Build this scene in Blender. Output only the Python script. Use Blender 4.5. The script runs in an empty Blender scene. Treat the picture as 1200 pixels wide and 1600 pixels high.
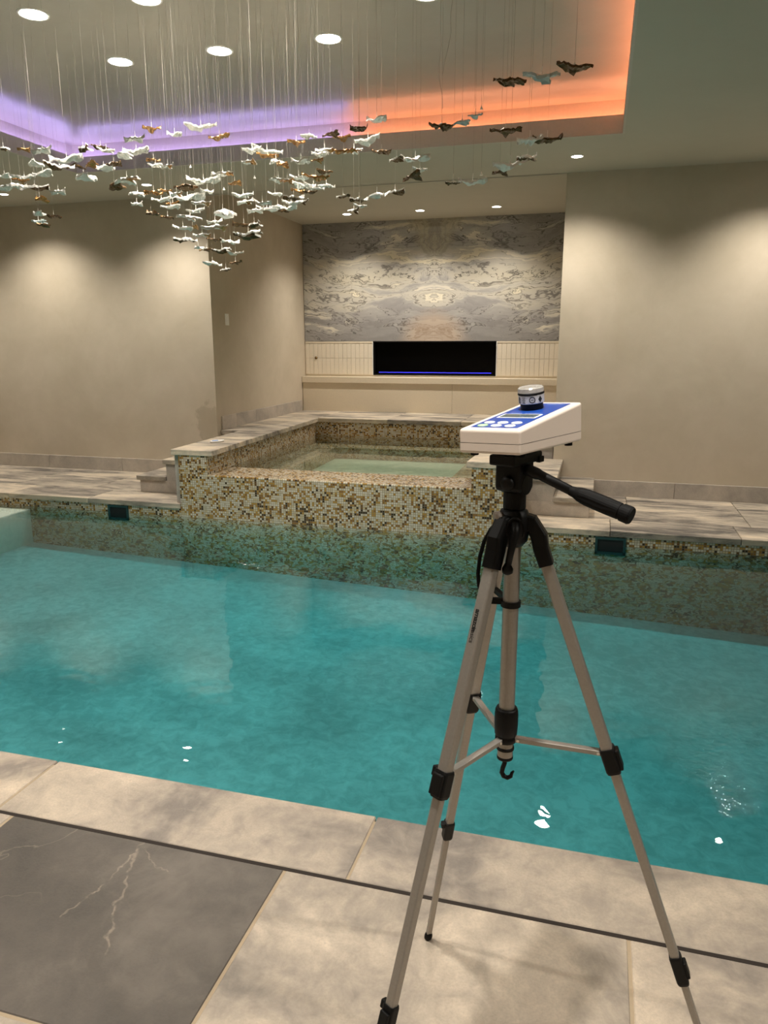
import bpy, bmesh, math, random
from mathutils import Vector, Matrix
S = bpy.context.scene
COL = S.collection

# ---------------------------------------------------------------- camera
cam = bpy.data.cameras.new('camera')
cam.sensor_fit = 'VERTICAL'; cam.sensor_height = 32.0
cam.lens = 1167.5 / 1600 * 32.0
cam.clip_start = 0.02
co = bpy.data.objects.new('camera', cam); COL.objects.link(co)
pi_, ya_, ro_ = math.radians(12.828), math.radians(15.871), math.radians(-0.109)
fw = Vector((-math.sin(ya_) * math.cos(pi_), math.cos(ya_) * math.cos(pi_), -math.sin(pi_)))
rt = Vector((math.cos(ya_), math.sin(ya_), 0)); up = rt.cross(fw)
r2 = rt * math.cos(ro_) + up * math.sin(ro_); u2 = up * math.cos(ro_) - rt * math.sin(ro_)
Mx = Matrix((r2, u2, -fw)).transposed().to_4x4(); Mx.translation = (0, 0, 1.5)
co.matrix_world = Mx
S.camera = co

# ---------------------------------------------------------------- world, exposure, light levels
W = bpy.data.worlds.new('world'); S.world = W; W.use_nodes = True
W.node_tree.nodes['Background'].inputs[0].default_value = (0.02, 0.02, 0.02, 1)
W.node_tree.nodes['Background'].inputs[1].default_value = 0.0
S.view_settings.view_transform = 'Standard'
S.view_settings.look = 'None'
S.view_settings.exposure = 1.58
S.view_settings.gamma = 1.0
S.view_settings.use_curve_mapping = False
S.cycles.adaptive_threshold = 0.05
LOW_W, HIGH_W, ALC_W = 47.0, 33.0, 41.0      # watts of the low, recess and alcove downlights
LENS = 12.0                                    # glow of a downlight's lens
LAMP_COL = (1.0, 0.935, 0.845)
COVE = 10.0                                   # glow of the cove light strips

# ---------------------------------------------------------------- helpers
def lin(r, g, b):
    f = lambda c: ((c / 255 + 0.055) / 1.055) ** 2.4 if c > 10 else c / 255 / 12.92
    return (f(r), f(g), f(b), 1.0)

class NT:
    def __init__(s, name):
        s.m = bpy.data.materials.new(name); s.m.use_nodes = True
        s.t = s.m.node_tree; s.p = s.t.nodes['Principled BSDF']; s.out = s.t.nodes['Material Output']
    def n(s, typ, ins=None, **kw):
        nd = s.t.nodes.new(typ)
        for k, v in kw.items(): setattr(nd, k, v)
        for k, v in (ins or {}).items(): s.set(nd.inputs[k], v)
        return nd
    def set(s, sock, v):
        if isinstance(v, bpy.types.NodeSocket): s.t.links.new(v, sock)
        else: sock.default_value = v
    def math(s, op, a, b=0.0, clamp=False):
        nd = s.n('ShaderNodeMath', {0: a, 1: b}, operation=op); nd.use_clamp = clamp; return nd.outputs[0]
    def vmath(s, op, a, b=(0, 0, 0)):
        nd = s.n('ShaderNodeVectorMath', {0: a, 1: b}, operation=op); return nd.outputs[0]
    def pos(s): return s.n('ShaderNodeNewGeometry').outputs['Position']
    def nrm(s): return s.n('ShaderNodeNewGeometry').outputs['Normal']
    def rnd(s): return s.n('ShaderNodeObjectInfo').outputs['Random']
    def noise(s, vec, scale, detail=4.0, rough=0.55, dist=0.0):
        return s.n('ShaderNodeTexNoise', {'Vector': vec, 'Scale': scale, 'Detail': detail, 'Roughness': rough, 'Distortion': dist}).outputs['Fac']
    def ramp(s, fac, stops, interp='LINEAR'):
        nd = s.n('ShaderNodeValToRGB', {'Fac': fac}); cr = nd.color_ramp; cr.interpolation = interp
        while len(cr.elements) < len(stops): cr.elements.new(0.5)
        for e, (p, c) in zip(cr.elements, stops):
            e.position = p; e.color = c if len(c) == 4 else (*c, 1)
        return nd.outputs['Color']
    def mix(s, fac, a, b, blend='MIX'):
        nd = s.n('ShaderNodeMix', data_type='RGBA', blend_type=blend)
        s.set(nd.inputs[0], fac); s.set(nd.inputs[6], a); s.set(nd.inputs[7], b); return nd.outputs[2]
    def maprange(s, v, a, b, c=0.0, d=1.0):
        return s.n('ShaderNodeMapRange', {'Value': v, 'From Min': a, 'From Max': b, 'To Min': c, 'To Max': d}).outputs['Result']
    def bump(s, h, strength, dist=0.01):
        nd = s.n('ShaderNodeBump', {'Height': h, 'Strength': strength, 'Distance': dist}); s.t.links.new(nd.outputs[0], s.p.inputs['Normal']); return nd
    def base(s, c, rough=0.5, metal=0.0, spec=0.5):
        s.set(s.p.inputs['Base Color'], c); s.set(s.p.inputs['Roughness'], rough); s.set(s.p.inputs['Metallic'], metal)
        s.set(s.p.inputs['Specular IOR Level'], spec); return s
    def sep(s, v):
        return s.n('ShaderNodeSeparateXYZ', {0: v}).outputs

def flat(name, c, rough=0.5, metal=0.0, spec=0.5, speck=0.04, scale=60.0):
    """plain material with a faint procedural mottle"""
    t = NT(name); tc = t.n('ShaderNodeTexCoord').outputs['Object']
    f = t.noise(tc, scale, 3)
    d = tuple(max(0, x * (1 - speck * 2)) for x in c[:3]) + (1,); e = tuple(min(1, x * (1 + speck * 2)) for x in c[:3]) + (1,)
    t.base(t.mix(f, d, e), rough, metal, spec); return t.m

def glow(name, c, k):
    t = NT(name); e = t.n('ShaderNodeEmission', {0: c, 1: k}); t.t.links.new(e.outputs[0], t.out.inputs[0]); return t.m

# ---- surfaces
YW_ = 7.64
def plaster(name, a, b, stain=False):
    t = NT(name); p = t.pos()
    big = t.noise(p, 0.9, 5, 0.6, 0.6); mid = t.noise(p, 4.0, 6, 0.65, 0.4); fine = t.noise(p, 60, 3)
    f = t.math('ADD', t.math('MULTIPLY', big, 0.65), t.math('MULTIPLY', mid, 0.35))
    c = t.mix(t.maprange(f, 0.34, 0.66), a, b)
    if stain:   # damp patch low on the plaster beside the spa
        v = t.vmath('SUBTRACT', p, (-4.22, 7.63, 0.56)); v = t.vmath('MULTIPLY', v, (1.0, 0.0, 0.8))
        d = t.n('ShaderNodeVectorMath', {0: v}, operation='LENGTH').outputs['Value']
        d = t.math('ADD', d, t.math('MULTIPLY', t.noise(p, 4, 6, 0.65), 0.5))
        c = t.mix(t.math('MULTIPLY', t.maprange(d, 0.46, 0.43, 0, 0.45), t.math('LESS_THAN', t.sep(p)[1], YW_ + 0.003)), c, lin(152, 138, 116))
    t.base(c, 0.75, 0, 0.25)
    t.bump(t.math('ADD', mid, t.math('MULTIPLY', fine, 0.2)), 0.12, 0.01); return t.m

VEINS = [([(-1.266, 1.73), (-1.252, 1.653), (-1.206, 1.555), (-1.183, 1.472), (-1.151, 1.411), (-1.11, 1.335)], 0.006, 0.38), ([(-1.266, 1.73), (-1.263, 1.621), (-1.267, 1.538), (-1.287, 1.48), (-1.303, 1.41)], 0.004, 0.42), ([(-1.266, 1.73), (-1.183, 1.664), (-1.125, 1.646)], 0.003, 0.3)]
def stone(name, pale, mid, dark, lo=0.36, hi=0.66, vein=0.25, rough=0.55, stretch=(1, 1, 1), lines=()):
    t = NT(name); r = t.rnd(); off = t.n('ShaderNodeCombineXYZ', {0: t.math('MULTIPLY', r, 31.0), 1: t.math('MULTIPLY', r, 17.0), 2: t.math('MULTIPLY', r, 7.0)}).outputs[0]
    p = t.vmath('ADD', t.vmath('MULTIPLY', t.pos(), stretch), off)
    big = t.noise(p, 2.2, 6, 0.6, 0.8); mid_n = t.noise(p, 11, 6, 0.65, 0.5); fine = t.noise(p, 140, 4, 0.7)
    f = t.math('ADD', t.math('MULTIPLY', big, 0.6), t.math('MULTIPLY', mid_n, 0.3)); f = t.math('ADD', f, t.math('MULTIPLY', fine, 0.14))
    c = t.ramp(t.maprange(f, lo, hi), [(0.0, dark), (0.5, mid), (1.0, pale)])
    v = t.noise(p, 1.1, 6, 0.5, 0.7); v = t.math('ABSOLUTE', t.math('SUBTRACT', v, 0.5))
    vm = t.maprange(t.noise(t.vmath('ADD', p, (3.1, 8.7, 1.3)), 1.3, 2), 0.5, 0.62); c = t.mix(t.math('MULTIPLY', t.maprange(v, 0.005, 0.0, 0.0, vein), vm), c, lin(205, 190, 168))
    for pl, wd, am in lines:      # hand-placed quartz veins
        wp = t.vmath('ADD', t.pos(), t.vmath('MULTIPLY', t.vmath('SUBTRACT', t.n('ShaderNodeTexNoise', {'Vector': t.pos(), 'Scale': 22.0, 'Detail': 4.0}).outputs['Color'], (0.5, 0.5, 0.5)), (0.05, 0.05, 0.0)))
        wx_, wy_, _ = t.sep(wp); best = None
        for (ax, ay), (bx, by) in zip(pl, pl[1:]):
            dx, dy = bx - ax, by - ay; l2 = dx * dx + dy * dy
            rx, ry = t.math('SUBTRACT', wx_, ax), t.math('SUBTRACT', wy_, ay)
            u = t.math('DIVIDE', t.math('ADD', t.math('MULTIPLY', rx, dx), t.math('MULTIPLY', ry, dy)), l2, True)
            ex, ey = t.math('SUBTRACT', rx, t.math('MULTIPLY', u, dx)), t.math('SUBTRACT', ry, t.math('MULTIPLY', u, dy))
            dd = t.math('SQRT', t.math('ADD', t.math('MULTIPLY', ex, ex), t.math('MULTIPLY', ey, ey))); best = dd if best is None else t.math('MINIMUM', best, dd)
        br = t.maprange(t.noise(t.pos(), 26, 3), 0.38, 0.55)
        c = t.mix(t.math('MULTIPLY', t.maprange(best, wd, wd * 0.3, 0, am), br), c, lin(196, 180, 160))
    c = t.mix(t.math('MULTIPLY', t.maprange(fine, 0.35, 0.65), 0.30), c, (0.12, 0.105, 0.09, 1))
    c = t.mix(1.0, c, t.mix(t.math('FRACT', t.math('MULTIPLY', r, 7.3)), (0.86, 0.86, 0.86, 1), (1.08, 1.06, 1.03, 1)), 'MULTIPLY')
    t.base(c, rough, 0, 0.35); t.bump(t.math('ADD', mid_n, fine), 0.25, 0.004); return t.m

def mosaic(name, wet=-0.13):
    s = 0.02; t = NT(name); p = t.pos(); x0, y0, z0 = t.sep(p)
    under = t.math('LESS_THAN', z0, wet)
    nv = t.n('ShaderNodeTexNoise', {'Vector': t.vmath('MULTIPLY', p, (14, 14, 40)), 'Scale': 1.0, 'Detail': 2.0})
    wob = t.vmath('MULTIPLY', t.vmath('SUBTRACT', nv.outputs['Color'], (0.5, 0.5, 0.5)), (0.14, 0.0, 0.05))  # water refraction painted in: tile pattern wobbles below the waterline
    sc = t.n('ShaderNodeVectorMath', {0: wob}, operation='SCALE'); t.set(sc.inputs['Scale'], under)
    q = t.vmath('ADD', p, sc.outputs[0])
    q = t.vmath('ADD', t.vmath('MULTIPLY', q, (1 / s, 1 / s, 1 / s)), (0.37, 0.37, 0.37))
    cell = t.vmath('FLOOR', q); fr = t.vmath('FRACTION', q)
    wn = t.n('ShaderNodeTexWhiteNoise', {'Vector': cell}, noise_dimensions='3D').outputs['Value']
    clus = t.noise(cell, 0.16, 2)
    wn2 = t.math('ADD', wn, t.math('MULTIPLY', t.math('SUBTRACT', clus, 0.5), 1.1), True)
    c = t.ramp(wn2, [(0.0, lin(205, 196, 176)), (0.30, lin(188, 176, 152)), (0.52, lin(170, 132, 62)), (0.68, lin(140, 100, 44)), (0.80, lin(196, 178, 140)), (0.90, lin(104, 74, 38)), (0.975, lin(60, 48, 34))], 'CONSTANT')
    nx = t.sep(t.nrm()); ed = t.sep(fr); g = None
    for i in range(3):
        e = t.math('MULTIPLY', t.math('ABSOLUTE', t.math('SUBTRACT', ed[i], 0.5)), 2.0)
        e = t.math('MULTIPLY', e, t.math('LESS_THAN', t.math('ABSOLUTE', nx[i]), 0.5))
        g = e if g is None else t.math('MAXIMUM', g, e)
    gm = t.math('GREATER_THAN', g, 0.84)
    c = t.mix(gm, c, lin(120, 106, 84))
    t.base(c, t.mix(gm, (0.22,) * 3 + (1,), (0.8,) * 3 + (1,)), 0, 0.5)
    t.bump(t.math('MULTIPLY', gm, -1.0), 0.5, 0.0015); return t.m

def pool_plaster(name, a, b):
    t = NT(name); p = t.pos(); f = t.math('ADD', t.math('MULTIPLY', t.noise(p, 1.0, 3), 0.35), t.math('MULTIPLY', t.noise(p, 13, 5, 0.65, 0.6), 0.65))
    t.base(t.mix(t.maprange(f, 0.40, 0.60), a, b), 0.8, 0, 0.2); return t.m

def water(name, spots, density, tint, ripple=1.0):
    t = NT(name); p = t.pos()
    h = t.math('MULTIPLY', t.noise(p, 1.7, 3, 0.5, 0.6), 0.010 * ripple)
    h = t.math('ADD', h, t.math('MULTIPLY', t.noise(p, 9.0, 2), 0.0007 * ripple))
    for (cx, cy, cz, rad, amp) in spots:
        d = t.n('ShaderNodeVectorMath', {0: t.vmath('SUBTRACT', p, (cx, cy, cz))}, operation='LENGTH').outputs['Value']
        k = t.maprange(d, rad, rad * 0.25)
        h = t.math('ADD', h, t.math('MULTIPLY', t.math('MULTIPLY', t.noise(p, 34, 3, 0.5, 0.8), k), amp))
    bp = t.n('ShaderNodeBump', {'Height': h, 'Strength': 1.0, 'Distance': 1.0})
    fr = t.n('ShaderNodeFresnel', {'IOR': 1.33, 'Normal': bp.outputs[0]})
    gl = t.n('ShaderNodeBsdfGlossy', {'Color': (1, 1, 1, 1), 'Roughness': 0.0, 'Normal': bp.outputs[0]})
    tr = t.n('ShaderNodeBsdfTransparent')
    mx = t.n('ShaderNodeMixShader', {0: fr.outputs[0]}); t.t.links.new(tr.outputs[0], mx.inputs[1]); t.t.links.new(gl.outputs[0], mx.inputs[2])
    t.t.links.new(mx.outputs[0], t.out.inputs['Surface'])
    va = t.n('ShaderNodeVolumeAbsorption', {'Color': tint, 'Density': density}); t.t.links.new(va.outputs[0], t.out.inputs['Volume'])
    return t.m

def marble(name, xc):
    t = NT(name); x, y, z = t.sep(t.pos())
    ax = t.math('ABSOLUTE', t.math('SUBTRACT', x, xc))
    # book-matched coordinates: beds sag away from the mirrored seam
    zz = t.math('ADD', z, t.math('MULTIPLY', t.math('SINE', t.math('MULTIPLY', ax, 1.7)), 0.12))
    v = t.n('ShaderNodeCombineXYZ', {0: ax, 1: 0.0, 2: zz}).outputs[0]
    wn = t.n('ShaderNodeTexNoise', {'Vector': t.vmath('MULTIPLY', v, (0.9, 1, 2.4)), 'Scale': 1.5, 'Detail': 4.0, 'Roughness': 0.55})
    w = t.vmath('ADD', v, t.vmath('MULTIPLY', t.vmath('SUBTRACT', wn.outputs['Color'], (0.5, 0.5, 0.5)), (1.3, 0.0, 0.5)))
    v1 = t.vmath('MULTIPLY', w, (0.42, 1, 2.3))
    a = t.noise(v1, 1.4, 5, 0.55, 0.3)
    b = t.noise(t.vmath('ADD', v1, (5, 3, 1)), 2.2, 7, 0.6, 0.6)
    g = t.noise(t.vmath('ADD', v1, (9, 1, 4)), 4.5, 5, 0.6, 0.4)
    band = t.ramp(t.maprange(zz, 1.5, 3.12), [(0.0, (0.36,) * 3), (0.18, (0.22,) * 3), (0.30, (0.48,) * 3), (0.42, (0.66,) * 3), (0.60, (0.80,) * 3), (0.70, (0.46,) * 3), (0.84, (0.20,) * 3), (1.0, (0.30,) * 3)])
    k = t.math('ADD', band, t.math('MULTIPLY', t.math('SUBTRACT', a, 0.5), 2.4))
    k = t.math('ADD', k, t.math('MULTIPLY', t.math('SUBTRACT', g, 0.5), 0.6))
    c = t.ramp(k, [(0.0, lin(136, 132, 128)), (0.22, lin(164, 159, 154)), (0.40, lin(184, 178, 170)), (0.48, lin(214, 206, 190)), (0.64, lin(228, 219, 198)), (1.0, lin(232, 220, 190))])
    # beds: each contour of the warped field is a patch with its own tone and a dark rim
    lv = t.math('MULTIPLY', t.math('ADD', t.math('MULTIPLY', b, 1.0), t.math('MULTIPLY', a, 0.8)), 9.0)
    tone = t.n('ShaderNodeTexWhiteNoise', {'W': t.math('FLOOR', lv)}, noise_dimensions='1D').outputs['Value']
    c = t.mix(t.math('MULTIPLY', t.math('GREATER_THAN', tone, 0.55), 0.42), c, lin(158, 154, 150))
    fr = t.math('FRACT', lv); rim = t.math('MINIMUM', fr, t.math('SUBTRACT', 1.0, fr))
    rk = t.maprange(g, 0.42, 0.58, 0.1, 0.85)
    c = t.mix(t.math('MULTIPLY', t.maprange(rim, 0.10, 0.02), rk), c, lin(56, 51, 48))
    vv = t.math('ABSOLUTE', t.math('SUBTRACT', a, 0.5)); c = t.mix(t.maprange(vv, 0.010, 0.002, 0.0, 0.7), c, lin(80, 74, 70))
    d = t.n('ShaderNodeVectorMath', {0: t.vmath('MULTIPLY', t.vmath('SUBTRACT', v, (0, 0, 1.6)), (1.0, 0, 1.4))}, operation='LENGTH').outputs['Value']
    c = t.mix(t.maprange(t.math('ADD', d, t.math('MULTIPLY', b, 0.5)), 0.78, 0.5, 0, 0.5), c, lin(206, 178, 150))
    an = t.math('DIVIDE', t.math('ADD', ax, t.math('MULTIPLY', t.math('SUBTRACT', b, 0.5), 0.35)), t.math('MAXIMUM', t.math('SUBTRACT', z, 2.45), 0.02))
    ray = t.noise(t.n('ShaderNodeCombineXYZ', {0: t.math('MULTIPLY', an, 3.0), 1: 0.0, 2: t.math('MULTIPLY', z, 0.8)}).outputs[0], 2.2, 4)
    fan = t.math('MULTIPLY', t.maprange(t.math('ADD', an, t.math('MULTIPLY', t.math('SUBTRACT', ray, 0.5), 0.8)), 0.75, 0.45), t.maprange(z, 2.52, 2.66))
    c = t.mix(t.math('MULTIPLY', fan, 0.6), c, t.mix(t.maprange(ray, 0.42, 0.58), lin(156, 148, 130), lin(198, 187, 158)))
    c = t.mix(1.0, c, (0.88, 0.88, 0.88, 1), 'MULTIPLY')
    t.base(c, 0.28, 0, 0.35); return t.m

MT = {}
MT['wall'] = plaster('wall_plaster', lin(186, 173, 151), lin(203, 190, 170), True)
MT['ceil'] = plaster('ceiling_paint', lin(186, 180, 165), lin(192, 186, 171))
MT['ceil_hi'] = plaster('recess_ceiling_paint', lin(168, 163, 151), lin(180, 175, 163))
p_ = MT['ceil_hi'].node_tree.nodes['Principled BSDF']; p_.inputs['Roughness'].default_value = 0.32; p_.inputs['Specular IOR Level'].default_value = 0.5
MT['fascia'] = flat('cove_paint', lin(196, 188, 176), 0.7)
MT['slab'] = stone('beige_grey_slab', lin(226, 209, 187), lin(194, 180, 163), lin(146, 137, 128), 0.40, 0.63)
MT['slab_dark'] = stone('dark_grey_slab', lin(126, 118, 108), lin(102, 95, 87), lin(84, 79, 73), vein=0.25, lines=VEINS)
MT['slab_grey'] = stone('grey_slab', lin(214, 199, 180), lin(180, 168, 153), lin(140, 132, 123), 0.40, 0.63)
MT['coping'] = stone('coping_marble', lin(220, 204, 180), lin(172, 161, 146), lin(98, 93, 87), 0.42, 0.60, stretch=(0.45, 1.7, 1.7), vein=0.3)
MT['base_stone'] = stone('baseboard_marble', lin(212, 202, 188), lin(192, 182, 170), lin(166, 159, 150), vein=0.2)
MT['grout'] = flat('sand_grout', lin(172, 154, 128), 0.9)
MT['joint'] = flat('dark_joint_filler', lin(44, 36, 30), 0.9)
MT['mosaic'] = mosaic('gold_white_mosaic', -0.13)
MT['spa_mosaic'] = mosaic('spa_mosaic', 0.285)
MT['pool_floor'] = pool_plaster('pool_plaster', lin(164, 172, 167), lin(196, 200, 195))
MT['pool_step'] = pool_plaster('pool_step_plaster', lin(200, 204, 190), lin(214, 216, 202))
MT['water'] = water('pool_water', [(-0.91, 3.31, -0.13, 0.42, 0.0055), (0.78, 3.03, -0.13, 0.55, 0.0055)], 1.7, (0.22, 0.77, 0.81, 1), 0.6)
MT['spa_water'] = water('spa_water', [], 0.65, (0.45, 0.75, 0.62, 1), 0.25)
MT['spa_floor'] = pool_plaster('spa_floor_plaster', lin(162, 168, 152), lin(192, 195, 178))
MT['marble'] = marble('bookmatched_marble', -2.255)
MT['tile'] = flat('cream_glazed_tile', lin(224, 212, 192), 0.3)
MT['quartz'] = flat('cream_quartz', lin(222, 208, 184), 0.35)
MT['white'] = flat('white_trim', lin(235, 232, 225), 0.4)
MT['black_glass'] = flat('black_glass', (0.001, 0.001, 0.0012, 1), 0.1, spec=0.2, speck=0)
MT['black_metal'] = flat('black_metal', (0.002, 0.002, 0.002, 1), 0.6, spec=0.15)
MT['blue_led'] = glow('blue_flame_led', (0.05, 0.045, 1.0, 1), 0.9)
MT['lens'] = glow('downlight_lens', (*LAMP_COL, 1), LENS)
for k_ in ('lens', 'blue_led'): MT[k_].cycles.emission_sampling = 'NONE'
MT['lilac'] = glow('lilac_led', (0.50, 0.39, 1.0, 1), COVE)
MT['orange'] = glow('orange_led', (1.0, 0.33, 0.165, 1), COVE)
MT['teal_plastic'] = flat('dark_teal_plastic', lin(30, 62, 62), 0.4)
MT['void'] = flat('dark_opening', (0.004, 0.006, 0.006, 1), 0.8)
MT['brass'] = flat('aged_brass', lin(110, 86, 52), 0.35, 0.9)

# ---------------------------------------------------------------- geometry helpers
def mesh_of(name, bm, mats, smooth=False):
    bmesh.ops.recalc_face_normals(bm, faces=bm.faces)
    me = bpy.data.meshes.new(name); bm.to_mesh(me); bm.free()
    for m in (mats if isinstance(mats, (list, tuple)) else [mats]): me.materials.append(MT[m] if isinstance(m, str) else m)
    if smooth:
        for p in me.polygons: p.use_smooth = True
    return me
def link(name, me, parent=None, mw=None):
    o = bpy.data.objects.new(name, me); COL.objects.link(o)
    if parent is not None:
        o.parent = parent; o.matrix_parent_inverse = PINV[parent.name]
    if mw is not None: o.matrix_basis = mw
    PINV[o.name] = (mw if mw is not None else Matrix.Identity(4)).inverted()
    return o
PINV = {}
def obj(name, bm, mats, parent=None, smooth=False):
    return link(name, mesh_of(name, bm, mats, smooth), parent)
def tag(o, label=None, cat=None, group=None, kind=None):
    if label: o['label'] = label
    if cat: o['category'] = cat
    if group: o['group'] = group
    if kind: o['kind'] = kind
    return o
def thing(name, loc, label, cat, group=None, kind=None, mw=None):
    o = bpy.data.objects.new(name, None); COL.objects.link(o)
    m = mw if mw is not None else Matrix.Translation(loc)
    o.matrix_basis = m; PINV[o.name] = m.inverted(); o.empty_display_size = 0.1
    return tag(o, label, cat, group, kind)
def box(bm, lo, hi, bev=0.0, seg=1):
    c = [(a + b) / 2 for a, b in zip(lo, hi)]; d = [abs(b - a) for a, b in zip(lo, hi)]
    r = bmesh.ops.create_cube(bm, size=1.0, matrix=Matrix.Translation(c) @ Matrix.Diagonal((*d, 1)))
    if bev > 0:
        ed = list({e for v in r['verts'] for e in v.link_edges})
        bmesh.ops.bevel(bm, geom=ed, offset=bev, segments=seg, affect='EDGES', profile=0.5)
    return bm
def B(lo, hi, bev=0.0, seg=1): return box(bmesh.new(), lo, hi, bev, seg)
def obox(bm, c, ax, ay, az, h, bev=0.0, seg=2):
    """box with centre c, unit axes and half sizes h"""
    m = Matrix((ax, ay, az)).transposed().to_4x4(); m.translation = c
    r = bmesh.ops.create_cube(bm, size=1.0, matrix=m @ Matrix.Diagonal((2 * h[0], 2 * h[1], 2 * h[2], 1)))
    if bev > 0:
        ed = list({e for v in r['verts'] for e in v.link_edges})
        bmesh.ops.bevel(bm, geom=ed, offset=bev, segments=seg, affect='EDGES', profile=0.5)
    return bm
def prism(bm, pts, z0, z1, bev=0.0):
    lo = [bm.verts.new((x, y, z0)) for x, y in pts]; hi = [bm.verts.new((x, y, z1)) for x, y in pts]
    n = len(pts); fs = [bm.faces.new(lo[::-1]), bm.faces.new(hi)]
    for i in range(n): fs.append(bm.faces.new((lo[i], lo[(i + 1) % n], hi[(i + 1) % n], hi[i])))
    if bev > 0:
        bmesh.ops.recalc_face_normals(bm, faces=fs)
        bmesh.ops.bevel(bm, geom=list({e for f in fs for e in f.edges}), offset=bev, segments=1, affect='EDGES')
    return bm
def rings(bm, rs, cap=True):
    """bridge a list of point rings"""
    vs = [[bm.verts.new(p) for p in r] for r in rs]; n = len(vs[0])
    for a, b in zip(vs, vs[1:]):
        for i in range(n): bm.faces.new((a[i], a[(i + 1) % n], b[(i + 1) % n], b[i]))
    if cap:
        bm.faces.new(vs[0][::-1]); bm.faces.new(vs[-1])
    return bm
def circ(c, ax, ay, r, n=16, r2=None):
    r2 = r if r2 is None else r2
    return [Vector(c) + ax * (math.cos(2 * math.pi * i / n) * r) + ay * (math.sin(2 * math.pi * i / n) * r2) for i in range(n)]
EX, EY, EZ = Vector((1, 0, 0)), Vector((0, 1, 0)), Vector((0, 0, 1))
def lathe(bm, c, prof, n=24, ax=EX, ay=EY, az=EZ):
    """prof: list of (radius, height) along az"""
    return rings(bm, [circ(Vector(c) + az * h, ax, ay, max(r, 1e-4), n) for r, h in prof])
def tube(bm, pts, r, n=8):
    pts = [Vector(p) for p in pts]; rs = []; rr = r if isinstance(r, (list, tuple)) else [r] * len(pts); prev = None
    for i, p in enumerate(pts):
        d = (pts[min(i + 1, len(pts) - 1)] - pts[max(i - 1, 0)]).normalized()
        if prev is None: a = d.cross(EZ if abs(d.z) < 0.9 else EX).normalized()
        else: a = (prev - d * prev.dot(d)).normalized()
        prev = a; b = d.cross(a); rs.append(circ(p, a, b, rr[i], n))
    return rings(bm, rs)
def rrect(c, ax, ay, hx, hy, cr, k=3):
    out = []
    for sx, sy, a0 in ((1, 1, 0), (-1, 1, 90), (-1, -1, 180), (1, -1, 270)):
        for j in range(k + 1):
            a = math.radians(a0 + 90 * j / k)
            out.append(Vector(c) + ax * (sx * (hx - cr) + math.cos(a) * cr) + ay * (sy * (hy - cr) + math.sin(a) * cr))
    return out
PCACHE = {}
def piece(name, lo, hi, mat, parent, bev=0.003):
    """a bevelled block that shares its mesh with blocks of the same size"""
    d = tuple(round(b - a, 3) for a, b in zip(lo, hi)); key = (name, d, mat)
    if key not in PCACHE: PCACHE[key] = mesh_of(name, B([-x / 2 for x in d], [x / 2 for x in d], bev), mat)
    return link(name, PCACHE[key], parent, Matrix.Translation([(a + b) / 2 for a, b in zip(lo, hi)]))

# ---------------------------------------------------------------- main measures
ZC, ZA, ZR = 3.025, 3.12, 3.30            # ceiling, alcove ceiling, recess ceiling
YW, YB = 7.64, 10.47                       # far wall, alcove back wall
XL, XR = -9.0, 4.5; YN = -2.0
PY0, PY1 = 2.09, 6.167                     # pool walls
WZ = -0.13
def struct(name, bm, mat, parent=None): return tag(obj(name, bm, mat, parent), kind='structure')

# ---------------------------------------------------------------- walls
bm = prism(bmesh.new(), [(XL, YW), (-4.135, YW), (-4.185, YB + .3), (-4.5, YB + .3), (-4.5, YW + .25), (XL, YW + .25)], -0.15, 3.35)
wall_left = struct('wall_left', bm, 'wall')
bm = prism(bmesh.new(), [(-0.40, YW), (XR, YW), (XR, YW + .25), (-0.2, YW + .25), (-0.2, YB + .3), (-0.40, YB + .3)], -0.15, 3.35)
wall_right = struct('wall_right', bm, 'wall')
struct('wall_near', B((XL, YN - .2, -0.15), (XR, YN, 3.35)), 'wall')
struct('wall_left_end', B((XL - .2, YN, -0.15), (XL, YW + .25, 3.35)), 'wall')
struct('wall_right_end', B((XR, YN, -0.15), (XR + .2, YW + .25, 3.35)), 'wall')
FX0, FX1, FZ0, FZ1 = -3.133, -1.376, 1.035, 1.503      # fireplace opening
bm = B((-4.5, YB + .15, 0.3), (-0.2, YB + .3, 3.35))
box(bm, (-4.3, YB + .02, FZ1), (-0.3, YB + .16, 3.35)); box(bm, (-4.3, YB + .012, 0.5), (FX0, YB + .16, FZ1)); box(bm, (FX1, YB + .012, 0.5), (-0.3, YB + .16, FZ1)); box(bm, (FX0, YB + .012, 0.5), (FX1, YB + .16, FZ0))
wall_back = struct('wall_back', bm, 'tile')
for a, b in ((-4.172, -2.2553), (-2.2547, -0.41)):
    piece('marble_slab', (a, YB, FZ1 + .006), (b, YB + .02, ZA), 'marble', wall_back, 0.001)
for a, b in ((-4.17, FX0 - .012), (FX1 + .012, -0.41)):
    n = round((b - a) / 0.064); w = (b - a) / n
    for i in range(n):
        for z0, z1 in ((FZ0 + .005, 1.268), (1.272, 1.478)):
            piece('wall_tile', (a + i * w + .0015, YB - .001 * ((i * 7) % 3) * .6, z0), (a + (i + 1) * w - .0015, YB + .013, z1), 'tile', wall_back, 0.002)
    piece('tile_border', (a, YB - .004, 1.481), (b, YB + .013, FZ1 + .002), 'quartz', wall_back, 0.002)
for x in (FX0 - .006, FX1 + .006): piece('edge_trim', (x - .005, YB - .005, FZ0), (x + .005, YB + .013, FZ1 + .002), 'white', wall_back, 0.001)

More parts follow.
